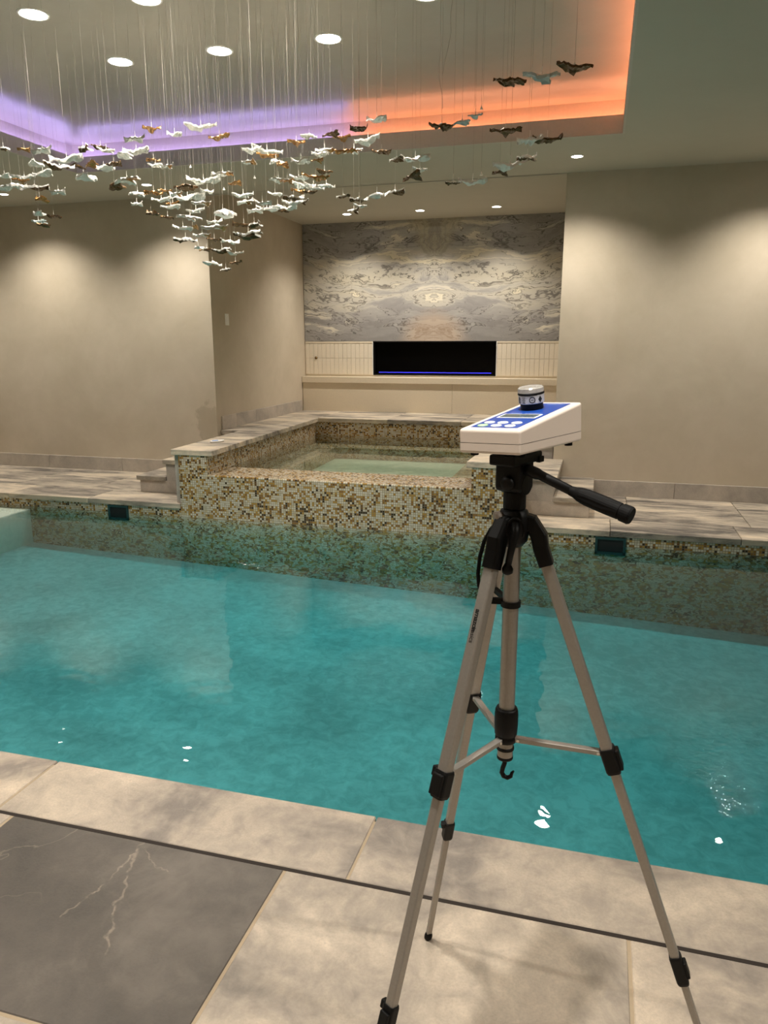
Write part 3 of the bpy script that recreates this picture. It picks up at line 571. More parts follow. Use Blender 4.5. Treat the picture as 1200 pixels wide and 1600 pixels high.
BIRDS = [
(-3.544,4.074,2.646,0.068,-24,3,"B","third lowest white and bronze bird hanging before the blank wall at far left"),
(-3.184,3.822,2.560,0.068,2,-2,"G","third lowest gold leafed bird hanging before the blank wall at far left"),
(-3.054,3.808,2.545,0.125,0,-9,"W","ninth lowest white porcelain bird hanging before the blank wall at far left"),
(-3.425,4.184,2.572,0.109,-30,-8,"W","seventh lowest white porcelain bird hanging before the blank wall at far left"),
(-3.180,4.175,2.581,0.185,22,-7,"W","eighth lowest white porcelain bird hanging before the blank wall at far left"),
(-3.392,4.377,2.595,0.163,31,1,"B","second lowest white and bronze bird hanging before the blank wall at far left"),
(-3.534,4.726,2.679,0.103,-31,7,"D","third lowest dark bronze bird hanging before the blank wall at far left"),
(-2.915,4.040,2.508,0.115,-24,-7,"G","only gold leafed bird under the left part of the lilac cove"),
(-3.200,4.566,2.614,0.172,-22,1,"W","third lowest white porcelain bird under the left part of the lilac cove"),
(-3.000,4.389,2.589,0.130,-8,0,"D","second lowest dark bronze bird under the left part of the lilac cove"),
(-3.565,4.430,2.574,0.167,-5,-3,"W","sixth lowest white porcelain bird hanging before the blank wall at far left"),
(-3.785,4.336,2.552,0.091,-3,-4,"W","fifth lowest white porcelain bird hanging before the blank wall at far left"),
(-3.808,4.544,2.586,0.169,13,-5,"W","fourth lowest white porcelain bird hanging before the blank wall at far left"),
(-3.613,4.275,2.508,0.100,26,4,"G","second lowest gold leafed bird hanging before the blank wall at far left"),
(-3.481,4.038,2.427,0.167,33,-7,"W","third lowest white porcelain bird hanging before the blank wall at far left"),
(-3.896,4.743,2.571,0.175,22,-4,"B","lowest white and bronze bird hanging before the blank wall at far left"),
(-2.947,3.773,2.317,0.092,-2,-6,"W","second lowest white porcelain bird hanging before the blank wall at far left"),
(-2.843,3.867,2.402,0.192,-30,5,"W","second lowest white porcelain bird under the left part of the lilac cove"),
(-3.384,4.621,2.759,0.136,-29,-1,"B","only white and bronze bird under the left part of the lilac cove"),
(-3.024,4.299,2.670,0.097,26,6,"D","third lowest dark bronze bird under the left part of the lilac cove"),
(-2.892,4.165,2.610,0.116,-9,7,"W","sixth lowest white porcelain bird under the left part of the lilac cove"),
(-2.605,3.901,2.517,0.107,-22,-5,"W","fourth lowest white porcelain bird under the left part of the lilac cove"),
(-2.735,4.235,2.612,0.146,6,-4,"W","fifth lowest white porcelain bird under the left part of the lilac cove"),
(-2.427,3.754,2.548,0.122,-5,-2,"W","seventh lowest white porcelain bird under the left part of the lilac cove"),
(-2.672,4.316,2.750,0.099,31,3,"G","sixth lowest gold leafed bird just left of the plastered wall corner"),
(-2.489,4.265,2.693,0.091,8,3,"W","tenth lowest white porcelain bird just left of the plastered wall corner"),
(-2.879,4.650,2.663,0.089,19,7,"G","fifth lowest gold leafed bird just left of the plastered wall corner"),
(-2.804,4.548,2.602,0.091,-7,-2,"W","ninth lowest white porcelain bird just left of the plastered wall corner"),
(-2.303,3.854,2.426,0.070,9,-8,"M","fifth lowest white and gold porcelain bird just left of the plastered wall corner"),
(-2.536,3.817,2.369,0.156,-20,-6,"M","second lowest white and gold porcelain bird under the left part of the lilac cove"),
(-2.803,4.090,2.393,0.145,-31,-9,"D","lowest dark bronze bird under the left part of the lilac cove"),
(-3.351,4.114,2.354,0.126,-33,7,"G","lowest gold leafed bird hanging before the blank wall at far left"),
(-3.506,4.278,2.301,0.126,-24,0,"W","lowest white porcelain bird hanging before the blank wall at far left"),
(-3.749,4.729,2.367,0.099,25,3,"D","second lowest dark bronze bird hanging before the blank wall at far left"),
(-3.685,4.490,2.293,0.100,-19,0,"P","only pale bluish white bird hanging before the blank wall at far left"),
(-3.162,3.877,2.166,0.081,-24,8,"D","lowest dark bronze bird hanging before the blank wall at far left"),
(-2.954,4.557,2.447,0.137,-24,6,"M","lowest white and gold porcelain bird under the left part of the lilac cove"),
(-2.868,4.407,2.353,0.082,-10,0,"W","lowest white porcelain bird under the left part of the lilac cove"),
(-2.441,3.881,2.197,0.120,-34,9,"D","third lowest dark bronze bird just left of the plastered wall corner"),
(-2.651,4.400,2.263,0.080,1,8,"D","second lowest dark bronze bird just left of the plastered wall corner"),
(-2.604,4.184,2.368,0.101,26,6,"G","third lowest gold leafed bird just left of the plastered wall corner"),
(-2.811,4.654,2.469,0.110,-5,8,"G","fourth lowest gold leafed bird just left of the plastered wall corner"),
(-2.209,3.769,2.265,0.075,-4,-6,"M","fourth lowest white and gold porcelain bird just left of the plastered wall corner"),
(-2.734,4.475,2.380,0.114,3,-3,"W","fifth lowest white porcelain bird just left of the plastered wall corner"),
(-2.553,4.305,2.321,0.074,19,-7,"G","second lowest gold leafed bird just left of the plastered wall corner"),
(-2.501,4.193,2.283,0.122,7,0,"W","fourth lowest white porcelain bird just left of the plastered wall corner"),
(-2.634,4.627,2.416,0.203,30,-4,"W","sixth lowest white porcelain bird just left of the plastered wall corner"),
(-2.288,3.991,2.348,0.156,-29,3,"D","fourth lowest dark bronze bird just left of the plastered wall corner"),
(-2.461,4.534,2.799,0.179,27,-6,"W","11th lowest white porcelain bird just left of the plastered wall corner"),
(-2.303,4.466,2.714,0.127,11,-7,"G","second lowest gold leafed bird in the tapering tail by the wall corner"),
(-2.516,4.633,2.511,0.195,32,-5,"W","eighth lowest white porcelain bird just left of the plastered wall corner"),
(-2.232,4.148,2.349,0.081,0,9,"W","seventh lowest white porcelain bird just left of the plastered wall corner"),
(-2.008,3.911,2.386,0.117,-4,0,"M","third lowest white and gold porcelain bird in the tapering tail by the wall corner"),
(-2.027,4.089,2.365,0.085,-21,-3,"G","lowest gold leafed bird in the tapering tail by the wall corner"),
(-2.065,3.769,2.214,0.094,3,-1,"M","third lowest white and gold porcelain bird just left of the plastered wall corner"),
(-2.438,4.374,2.286,0.110,0,-8,"W","third lowest white porcelain bird just left of the plastered wall corner"),
(-2.072,4.016,2.208,0.194,-32,5,"W","fifth lowest white porcelain bird in the tapering tail by the wall corner"),
(-2.200,3.880,2.170,0.140,-5,8,"M","second lowest white and gold porcelain bird just left of the plastered wall corner"),
(-2.284,4.321,2.210,0.087,14,-8,"W","fourth lowest white porcelain bird in the tapering tail by the wall corner"),
(-2.368,4.089,2.145,0.126,3,8,"W","second lowest white porcelain bird just left of the plastered wall corner"),
(-2.412,4.277,2.172,0.077,-18,-7,"G","lowest gold leafed bird just left of the plastered wall corner"),
(-1.984,3.751,2.088,0.142,-8,0,"M","lowest white and gold porcelain bird in the tapering tail by the wall corner"),
(-2.189,3.983,2.087,0.097,5,0,"M","lowest white and gold porcelain bird just left of the plastered wall corner"),
(-2.593,4.501,2.144,0.150,11,4,"B","only white and bronze bird just left of the plastered wall corner"),
(-2.259,4.254,2.098,0.083,23,6,"D","second lowest dark bronze bird in the tapering tail by the wall corner"),
(-2.317,4.576,2.128,0.119,5,7,"W","third lowest white porcelain bird in the tapering tail by the wall corner"),
(-2.360,4.239,2.053,0.084,-34,5,"W","lowest white porcelain bird just left of the plastered wall corner"),
(-2.582,4.749,2.109,0.091,6,-2,"D","lowest dark bronze bird just left of the plastered wall corner"),
(-2.172,4.178,2.026,0.101,-15,-9,"B","second lowest white and bronze bird in the tapering tail by the wall corner"),
(-1.923,3.852,1.966,0.079,23,-4,"W","second lowest white porcelain bird in the tapering tail by the wall corner"),
(-2.347,4.381,1.982,0.109,28,8,"W","lowest white porcelain bird in the tapering tail by the wall corner"),
(-2.149,4.299,1.968,0.076,15,-9,"D","lowest dark bronze bird in the tapering tail by the wall corner"),
(-2.399,4.656,1.969,0.080,0,-5,"B","lowest white and bronze bird in the tapering tail by the wall corner"),
(-2.257,4.656,2.237,0.130,34,-1,"D","third lowest dark bronze bird in the tapering tail by the wall corner"),
(-1.825,3.890,2.116,0.085,-21,-8,"B","fourth lowest white and bronze bird in the tapering tail by the wall corner"),
(-1.958,4.092,2.095,0.177,-28,-5,"B","third lowest white and bronze bird in the tapering tail by the wall corner"),
(-2.177,4.500,2.383,0.131,-6,-1,"W","sixth lowest white porcelain bird in the tapering tail by the wall corner"),
(-2.054,4.274,2.303,0.114,-8,-3,"M","second lowest white and gold porcelain bird in the tapering tail by the wall corner"),
(-1.737,3.812,2.205,0.110,-15,9,"W","fifth lowest white porcelain bird in the dense swarm left of the marble"),
(-1.872,4.021,2.209,0.111,-17,-2,"W","lowest white porcelain bird in the dense swarm left of the marble"),
(-1.886,4.196,2.244,0.112,31,6,"W","second lowest white porcelain bird in the dense swarm left of the marble"),
(-1.793,3.772,2.397,0.086,-32,4,"M","fourth lowest white and gold porcelain bird in the tapering tail by the wall corner"),
(-1.976,4.223,2.567,0.103,6,-9,"W","seventh lowest white porcelain bird in the tapering tail by the wall corner"),
(-2.088,4.677,2.668,0.178,22,7,"W","14th lowest white porcelain bird in the dense swarm left of the marble"),
(-1.976,4.432,2.582,0.120,30,4,"G","sixth lowest gold leafed bird in the dense swarm left of the marble"),
(-1.776,4.397,2.634,0.094,18,0,"G","seventh lowest gold leafed bird in the dense swarm left of the marble"),
(-1.867,4.302,2.519,0.096,-32,5,"M","second lowest white and gold porcelain bird in the dense swarm left of the marble"),
(-1.648,3.878,2.398,0.077,-17,2,"G","fourth lowest gold leafed bird in the dense swarm left of the marble"),
(-1.521,3.820,2.394,0.101,1,1,"W","12th lowest white porcelain bird in the dense swarm left of the marble"),
(-1.535,4.138,2.497,0.096,-19,2,"W","13th lowest white porcelain bird in the dense swarm left of the marble"),
(-1.409,3.760,2.380,0.069,-13,0,"G","fifth lowest gold leafed bird in the dense swarm left of the marble"),
(-1.816,4.709,2.749,0.105,10,7,"W","15th lowest white porcelain bird in the dense swarm left of the marble"),
(-1.501,4.225,2.615,0.100,-18,-5,"D","fourth lowest dark bronze bird in the dense swarm left of the marble"),
(-1.604,4.711,2.720,0.101,14,-3,"G","second lowest gold leafed bird in the loose arc above the marble"),
(-1.145,3.615,2.471,0.086,0,3,"D","third lowest dark bronze bird in the loose arc above the marble"),
(-1.140,3.894,2.578,0.117,-16,3,"W","sixth lowest white porcelain bird in the loose arc above the marble"),
(-1.295,4.248,2.577,0.148,-19,-9,"W","fifth lowest white porcelain bird in the loose arc above the marble"),
(-1.616,4.433,2.590,0.120,-21,5,"M","third lowest white and gold porcelain bird in the dense swarm left of the marble"),
(-1.337,3.955,2.460,0.110,32,-3,"G","lowest gold leafed bird in the loose arc above the marble"),
(-1.481,4.570,2.612,0.112,-18,-5,"M","only white and gold porcelain bird in the loose arc above the marble"),
(-1.185,4.132,2.486,0.126,-14,9,"D","second lowest dark bronze bird in the loose arc above the marble"),
(-1.051,3.947,2.407,0.087,-21,-5,"B","fifth lowest white and bronze bird in the loose arc above the marble"),
(-0.983,4.066,2.425,0.140,31,-7,"W","fourth lowest white porcelain bird in the loose arc above the marble"),
(-0.914,3.875,2.330,0.074,-20,9,"W","third lowest white porcelain bird in the loose arc above the marble"),
(-0.910,3.699,2.264,0.121,-31,-8,"D","lowest dark bronze bird in the loose arc above the marble"),
(-1.697,4.648,2.520,0.092,26,4,"D","third lowest dark bronze bird in the dense swarm left of the marble"),
(-1.630,3.782,2.311,0.093,11,-2,"M","lowest white and gold porcelain bird in the dense swarm left of the marble"),
(-1.968,4.706,2.491,0.117,-26,9,"G","second lowest gold leafed bird in the dense swarm left of the marble"),
(-1.649,4.107,2.380,0.095,22,6,"W","11th lowest white porcelain bird in the dense swarm left of the marble"),
(-1.514,4.007,2.354,0.135,17,7,"G","third lowest gold leafed bird in the dense swarm left of the marble"),
(-1.778,4.506,2.418,0.132,29,2,"W","ninth lowest white porcelain bird in the dense swarm left of the marble"),
(-1.609,4.225,2.347,0.110,31,9,"W","eighth lowest white porcelain bird in the dense swarm left of the marble"),
(-1.659,4.573,2.427,0.098,19,2,"W","tenth lowest white porcelain bird in the dense swarm left of the marble"),
(-1.734,4.303,2.351,0.079,-12,9,"G","lowest gold leafed bird in the dense swarm left of the marble"),
(-1.509,3.903,2.262,0.071,26,1,"D","second lowest dark bronze bird in the dense swarm left of the marble"),
(-1.990,4.558,2.391,0.088,10,9,"W","seventh lowest white porcelain bird in the dense swarm left of the marble"),
(-1.614,3.940,2.249,0.101,33,1,"B","second lowest white and bronze bird in the dense swarm left of the marble"),
(-1.737,4.199,2.268,0.106,-16,5,"W","sixth lowest white porcelain bird in the dense swarm left of the marble"),
(-1.835,4.623,2.349,0.080,3,1,"B","lowest white and bronze bird in the dense swarm left of the marble"),
(-1.898,4.380,2.288,0.115,-7,5,"W","fourth lowest white porcelain bird in the dense swarm left of the marble"),
(-1.881,4.515,2.297,0.094,-4,-6,"W","third lowest white porcelain bird in the dense swarm left of the marble"),
(-1.960,4.621,2.303,0.095,13,0,"D","lowest dark bronze bird in the dense swarm left of the marble"),
(-1.311,3.860,2.229,0.069,9,-8,"B","third lowest white and bronze bird in the loose arc above the marble"),
(-1.298,4.088,2.248,0.092,20,2,"B","second lowest white and bronze bird in the loose arc above the marble"),
(-1.183,3.744,2.153,0.069,-16,8,"W","lowest white porcelain bird in the loose arc above the marble"),
(-1.428,4.396,2.244,0.083,-10,-3,"B","lowest white and bronze bird in the loose arc above the marble"),
(-1.174,4.005,2.253,0.112,-26,0,"W","second lowest white porcelain bird in the loose arc above the marble"),
(-1.134,4.220,2.302,0.107,-18,-6,"B","fourth lowest white and bronze bird in the loose arc above the marble"),
(-0.698,3.351,2.382,0.100,14,6,"D","fourth lowest dark bronze bird in the right-hand arc near the orange cove"),
(-0.598,3.277,2.373,0.066,-24,-5,"P","lowest pale bluish white bird in the right-hand arc near the orange cove"),
(-0.558,3.363,2.414,0.056,1,-6,"P","second lowest pale bluish white bird in the right-hand arc near the orange cove"),
(-0.418,3.364,2.537,0.132,-21,9,"D","fifth lowest dark bronze bird in the right-hand arc near the orange cove"),
(-0.310,3.564,2.602,0.157,-27,9,"P","third lowest pale bluish white bird in the right-hand arc near the orange cove"),
(-0.161,3.251,2.527,0.129,-8,9,"D","sixth lowest dark bronze bird in the right-hand arc near the orange cove"),
(-0.462,3.597,2.408,0.129,16,-1,"D","third lowest dark bronze bird in the right-hand arc near the orange cove"),
(-0.325,3.298,2.292,0.094,9,-7,"W","third lowest white porcelain bird in the right-hand arc near the orange cove"),
(-0.268,3.450,2.324,0.111,9,0,"D","second lowest dark bronze bird in the right-hand arc near the orange cove"),
(-0.369,3.665,2.309,0.102,-22,3,"B","second lowest white and bronze bird in the right-hand arc near the orange cove"),
(-0.391,3.219,2.184,0.125,3,-6,"W","second lowest white porcelain bird in the right-hand arc near the orange cove"),
(-0.463,3.460,2.210,0.078,-27,1,"D","lowest dark bronze bird in the right-hand arc near the orange cove"),
(-0.668,3.471,2.185,0.064,15,0,"B","lowest white and bronze bird in the right-hand arc near the orange cove"),
(-0.605,3.614,2.208,0.119,1,-1,"W","lowest white porcelain bird in the right-hand arc near the orange cove")
]
for i, (x, y, z, w, ya, ro, k, lb) in enumerate(BIRDS):
    me = BM[k][i % 7]
    mw = Matrix.Translation((x, y, z)) @ Matrix.Rotation(math.radians(ya), 4, 'Z') @ Matrix.Rotation(math.radians(ro), 4, 'Y') @ Matrix.Diagonal((w * 1.1, w * (1.0 + .4 * (w < .11)), w * (1.0 + .15 * (w < .11)), 1))
    o = link('hanging_bird', me, None, mw); tag(o, lb, 'ornament', 'flock of hanging porcelain birds')
    link('wire', WIRE, o, Matrix.Translation((x, y, z + .05 * w)) @ Matrix.Diagonal((1, 1, ZR - z - .05 * w, 1)))
    link('stem', STEM, o, Matrix.Translation((x, y, z + .05 * w)))
for x, y, z, lb in ((-2.416, 4.3, 2.514, 'bare wire with white end cap above the tapering tail, leftmost'), (-2.003, 4.3, 2.431, 'bare wire with white end cap left of the dense swarm'), (-2.204, 4.3, 2.378, 'bare wire with white end cap, lowest of the bare ones'), (-0.572, 3.6, 2.502, 'bare wire ending against the orange cove glow'), (-0.565, 3.6, 2.23, 'bare wire with white end cap over the marble, right of the birds')):
    t = thing('bare_wire', (x, y, z), lb, 'wire', 'wires without a bird')
    link('wire', WIRE, t, Matrix.Translation((x, y, z + .01)) @ Matrix.Diagonal((1, 1, ZR - z - .01, 1))); link('wire_cap', CAP, t, Matrix.Translation((x, y, z)))
bm = tube(bmesh.new(), [(-0.775, 4.0, ZR), (-0.789, 4.0, 3.108), (-0.797, 4.0, 3.04), (-0.793, 4.0, 2.97), (-0.807, 4.0, 2.90), (-0.825, 4.0, 2.83), (-0.834, 4.0, 2.78)], .001, 5)
tag(obj('loose_wire', bm, 'wire'), 'kinked loose wire without a bird, right one of the pair', 'wire', 'kinked loose wires')
bm = tube(bmesh.new(), [(-0.866, 4.1, ZR), (-0.868, 4.1, 3.055), (-0.862, 4.1, 2.954), (-0.872, 4.1, 2.868), (-0.868, 4.1, 2.794), (-0.853, 4.1, 2.719), (-0.85, 4.1, 2.66)], .001, 5)
tag(obj('loose_wire', bm, 'wire'), 'kinked loose wire without a bird, left one of the pair', 'wire', 'kinked loose wires')

# ---------------------------------------------------------------- small oval dish on the spa coping
c = Vector((-3.66, 6.74, CT)); t = thing('oval_tray', c, 'small white oval tray with blue inlay on the spa coping', 'tray')
ang = math.radians(60); ax, ay = Vector((math.cos(ang), math.sin(ang), 0)), Vector((-math.sin(ang), math.cos(ang), 0))
bm = bmesh.new(); rings(bm, [circ(c + EZ * z, ax, ay, a, 24, b) for z, a, b in ((0, .072, .038), (.012, .08, .045), (.018, .078, .043), (.017, .068, .035), (.012, .06, .03))]); obj('dish', bm, 'white', t, True)
bm = bmesh.new(); rings(bm, [circ(c + EZ * z - ax * .022, ax, ay, .033, 20, .026) for z in (.0121, .021)]); obj('inlay', bm, flat('pale_blue_inlay', lin(150, 176, 226), .3), t)

# ---------------------------------------------------------------- tripod
TC = Vector((-0.1212, 1.205, 0))
LEG = dict(B=(Vector((-.1458, 1.2497, 1.1574)), Vector((-.3402, 1.6028, 0))), L=(Vector((-.1471, 1.1611, 1.1574)), Vector((-.3386, .8367, 0))), R=(Vector((-.0702, 1.2041, 1.1574)), Vector((.3507, 1.1969, 0))))
tri = thing('camera_tripod', TC, 'aluminium camera tripod with black head on the near deck', 'tripod')
CLAMP = dict(L=((.286, .323), (.605, .645)), R=((.282, .319), (.609, .654)), B=((.282, .323), (.612, .658)))
HY = math.radians(-23.55); hx, hy = Vector((math.cos(HY), math.sin(HY), 0)), Vector((-math.sin(HY), math.cos(HY), 0))
for k, (A, Bt) in LEG.items():
    d = (Bt - A).normalized(); rad = Vector((A.x - TC.x, A.y - TC.y, 0)).normalized(); tan = EZ.cross(rad); nr = d.cross(tan).normalized()
    if nr.dot(rad) < 0: nr = -nr
    L = (Bt - A).length; at = lambda t_: A + (Bt - A) * t_
    leg = obj('leg', rings(bmesh.new(), [rrect(at(t_), tan, nr, .0105, .0095, .004) for t_ in (-.02, CLAMP[k][0][1] - .004)]), 'alu', tri)
    obj('middle_section', rings(bmesh.new(), [rrect(at(t_), tan, nr, .0086, .0078, .0035) for t_ in (CLAMP[k][0][0], CLAMP[k][1][1] - .004)]), 'alu', leg)
    obj('lower_section', rings(bmesh.new(), [rrect(at(t_), tan, nr, .0067, .006, .0028) for t_ in (CLAMP[k][1][0], .985)]), 'alu', leg)
    for ci, (t0, t1) in enumerate(CLAMP[k]):
        s = 1.0 if ci == 0 else .84
        bm = rings(bmesh.new(), [rrect(at(t_), tan, nr, .0135 * s * g, .0125 * s * g, .005) for t_, g in ((t0, .94), (t0 + .003, 1), (t1 - .004, 1), (t1, .9))])
        cl_ = obj('leg_clamp', bm, 'plastic', leg)
        m_ = at((t0 + t1) / 2) + nr * .0145 * s
        obj('clamp_lever', obox(bmesh.new(), m_, tan, d, nr, (.011 * s, .018 * s, .003), .002), 'plastic', leg)
        obj('clamp_ear', obox(bmesh.new(), at(t0 + .006) + tan * .0165 * s * (1 if k != 'L' else -1), tan, d, nr, (.005, .0085 * s, .007 * s), .002), 'plastic', leg)
    # rubber foot standing on the slab
    fp = at(1.0)
    bm = rings(bmesh.new(), [circ(fp + Vector((0, 0, z)) - Vector((d.x, d.y, 0)) * z / abs(d.z) * 1.0, EX, EY, r, 16) for z, r in ((.0005, .007), (.003, .0098), (.012, .0105), (.02, .0092), (.026, .0078))])
    obj('foot', bm, 'rubber', leg, True)
    # black shoulder casting from the hub down to the leg
    h0 = Vector((TC.x, TC.y, 1.214)) + rad * .010; h1 = Vector((TC.x, TC.y, 1.211)) + rad * .030; h2 = A + (Bt - A) * -.012; h3 = A + (Bt - A) * .012
    bm = rings(bmesh.new(), [rrect(h0, tan, EZ, .011, .016, .005), rrect(h1, tan, (EZ + rad * .45).normalized(), .0125, .014, .005), rrect((h1 + h2) / 2 + rad * .004, tan, nr, .0132, .0135, .005), rrect(h2, tan, nr, .0132, .0125, .005), rrect(h3, tan, nr, .0128, .0118, .004)])
    obj('shoulder', bm, 'plastic', leg)
    # spreader brace from the column to the clamp
    b0 = Vector((TC.x, TC.y, .822)) + rad * .016; b1 = at(CLAMP[k][0][0] + .006) - nr * .010; bd = (b1 - b0).normalized(); bn = tan.cross(bd)
    bm = rings(bmesh.new(), [rrect(b0, tan, bn, .0062, .0042, .001), rrect(b1, tan, bn, .0062, .0042, .001)]); br = obj('spreader_brace', bm, 'alu', tri)
    bm = bmesh.new(); lathe(bm, b1 - bd * .006 - tan * .0075, [(.0028, 0), (.0028, .015)], 10, bd, bn, tan); lathe(bm, b0 + bd * .006 - tan * .0075, [(.0028, 0), (.0028, .015)], 10, bd, bn, tan)
    obj('rivet', bm, 'steel', br)
    if k == 'L':      # maker's name printed down the outer face
        for txt, t0, sz, bold in (('amazon', .068, .0125, .0004), ('basics', .092, .0118, 0.0)):
            cu = bpy.data.curves.new('lettering', 'FONT'); cu.body = txt; cu.size = sz; cu.extrude = .0001; cu.offset = bold; cu.space_character = .95
            tmp = bpy.data.objects.new('tmp', cu); COL.objects.link(tmp); dg = bpy.context.evaluated_depsgraph_get(); me = bpy.data.meshes.new_from_object(tmp.evaluated_get(dg)); bpy.data.objects.remove(tmp)
            upv = nr.cross(d).normalized(); mw = Matrix((d, upv, nr)).transposed().to_4x4(); mw.translation = at(t0) + nr * .00975 - upv * .004
            me.transform(mw); me.materials.clear(); me.materials.append(MT['print_black']); link('lettering', me, leg)
cc = Vector((TC.x, TC.y, 0))
bm = bmesh.new(); lathe(bm, cc, [(.0136, .785), (.0136, 1.20)], 28); obj('centre_column', bm, 'alu', tri, False)
bm = bmesh.new(); prof = [(.0145, .815), (.0185, .817), (.0185, .825), (.0165, .827), (.0195, .831), (.0205, .85), (.0205, .868), (.0195, .876), (.0178, .880), (.0137, .880)]
lathe(bm, cc, prof, 32); obj('column_collar', bm, 'plastic', tri, True)
bm = bmesh.new(); lathe(bm, cc, [(.0138, .800), (.0156, .801), (.0156, .805), (.0138, .806)], 28); obj('column_ring', bm, 'plastic', tri)
bm = bmesh.new(); lathe(bm, cc, [(.0136, .782), (.0142, .783), (.0142, .787), (.0136, .788)], 28)
hk = [cc + Vector((0, 0, .785)), cc + Vector((0, 0, .772)), cc + Vector((-.003, 0, .762)), cc + Vector((-.0045, 0, .753)), cc + Vector((-.001, 0, .746)), cc + Vector((.006, 0, .744)), cc + Vector((.012, 0, .748)), cc + Vector((.0135, 0, .755)), cc + Vector((.0165, 0, .759))]
tube(bm, hk, [.0042, .0042, .0042, .0043, .0043, .0042, .0036, .0028, .0016], 10); obj('ballast_hook', bm, 'plastic', tri, True)
# clip ring tying the column to the rear leg
rb = LEG['B'][0] + (LEG['B'][1] - LEG['B'][0]) * .085
bm = bmesh.new(); lathe(bm, cc, [(.0138, 1.066), (.0168, 1.066), (.0168, 1.076), (.0138, 1.076)], 28); dd = (Vector((rb.x, rb.y, 0)) - Vector((cc.x, cc.y, 0))); L_ = dd.length; dd.normalize()
obox(bm, Vector((cc.x, cc.y, 1.071)) + dd * (L_ / 2 + .004), dd, EZ.cross(dd), EZ, (L_ / 2 - .010, .004, .005), .001)
dl = Vector((-.8, -.1, 0)).normalized(); obox(bm, Vector((cc.x, cc.y, 1.074)) + dl * .024, dl, EZ.cross(dl), EZ, (.013, .0035, .0055), .001); obj('column_clip', bm, 'plastic', tri)
# hub, neck, crank
bm = bmesh.new(); lathe(bm, cc, [(.016, 1.172), (.024, 1.182), (.026, 1.2), (.026, 1.222), (.022, 1.232), (.0175, 1.234)], 28); obj('hub', bm, 'plastic', tri, True)
bm = bmesh.new(); lathe(bm, cc, [(.0172, 1.230), (.0172, 1.234), (.0186, 1.236), (.0186, 1.262), (.0172, 1.266)], 28); neck = obj('pan_base', bm, 'plastic', tri)
pk = cc + Vector((-.012, -.030, 1.205)); bm = bmesh.new()
tube(bm, [pk + Vector((.018, -.004, .012)), pk + Vector((.020, -.012, 0)), pk + Vector((.014, -.016, -.030)), pk + Vector((.010, -.016, -.055))], [.0065, .0065, .0058, .0052], 12)
lathe(bm, pk + Vector((.0095, -.016, -.070)), [(.004, 0), (.0085, .003), (.0092, .010), (.006, .016), (.005, .018)], 14); obj('crank_handle', bm, 'plastic', tri, True)
bm = bmesh.new(); a0 = cc + Vector((.006, -.030, 1.204)); tube(bm, [a0 + Vector((math.cos(math.radians(a)) * .014, -.006, math.sin(math.radians(a)) * .022)) for a in range(-20, 201, 20)], .0018, 8); obj('crank_guard', bm, 'plastic', tri, True)
kd = Vector((-.75, -.66, 0)); bm = bmesh.new(); lathe(bm, cc + Vector((0, 0, 1.224)) + kd * .018, [(.006, 0), (.006, .010), (.0085, .011), (.0085, .018), (.006, .020)], 14, EZ, kd.cross(EZ), kd); obj('lock_knob', bm, flat('grey_knob', lin(150, 140, 130), .35), tri, True)
# tilt head and platform, turned with the meter
hc = cc + Vector((0, 0, 0))
bm = obox(bmesh.new(), hc + EZ * 1.291 - hx * .002, hx, hy, EZ, (.0235, .024, .027), .007, 3); lathe(bm, hc + EZ * 1.276 - hx * .022, [(.0165, 0), (.0175, .004), (.0175, .040), (.0165, .044)], 24, hy, EZ, hx); head = obj('tilt_head', bm, 'plastic', tri)
bm = bmesh.new(); lathe(bm, hc + EZ * 1.279 - hx * .0 - hy * .018, [(.012, 0), (.012, .008), (.0105, .012), (.004, .013)], 20, hx, EZ, -hy); obj('tilt_knob', bm, 'plastic', head, True)
bm = obox(bmesh.new(), hc + EZ * 1.318, hx, hy, EZ, (.0225, .047, .0085), .003, 2); obox(bm, hc + EZ * 1.329, hx, hy, EZ, (.0195, .040, .0052), .002, 2); obox(bm, hc + EZ * 1.313 + hx * .0215 + hy * .040, hx, hy, EZ, (.004, .008, .005), .0015, 2); obj('quick_release_plate', bm, 'plastic', head)
# pan handle
p0 = Vector((-.096, 1.187, 1.300)); p1 = Vector((-.018, 1.150, 1.2735)); p2 = Vector((.062, 1.118, 1.2545)); hd = (p2 - p0).normalized()
bm = tube(bmesh.new(), [hc + EZ * 1.302 + hx * .014, p0, p0 + hd * .012, p0 + hd * .018, p1 - hd * .012], [.0085, .0095, .0095, .0078, .0075], 14); ph_ = obj('pan_handle', bm, 'plastic', tri, True)
bm = bmesh.new(); a1 = hd.cross(EZ).normalized(); b1_ = a1.cross(hd); pr = [(-.016, .0075), (-.008, .0085), (0, .0112), (.012, .0128), (.040, .0132), (.066, .0128), (.0665, .0118), (.069, .0118), (.0695, .0135), (.082, .0138), (.085, .0122)]
rs = []
for s_, r_ in pr:
    n_p = 24; rs.append([p1 + hd * s_ + a1 * (math.cos(2 * math.pi * i / n_p) * r_ * (.93 if (i % 4 == 0 and 0 < s_ < .066) else 1)) + b1_ * (math.sin(2 * math.pi * i / n_p) * r_ * (.93 if (i % 4 == 0 and 0 < s_ < .066) else 1)) for i in range(n_p)])
rings(bm, rs); obj('grip', bm, 'rubber', ph_)
# carry strap looping at the left
bm = tube(bmesh.new(), [(-.143, 1.2, 1.212), (-.157, 1.2, 1.199), (-.168, 1.2, 1.177), (-.1745, 1.2, 1.150), (-.177, 1.2, 1.120), (-.175, 1.2, 1.098), (-.166, 1.201, 1.082), (-.156, 1.21, 1.075)], .0033, 8); obj('carry_strap', bm, 'rubber', tri, True)

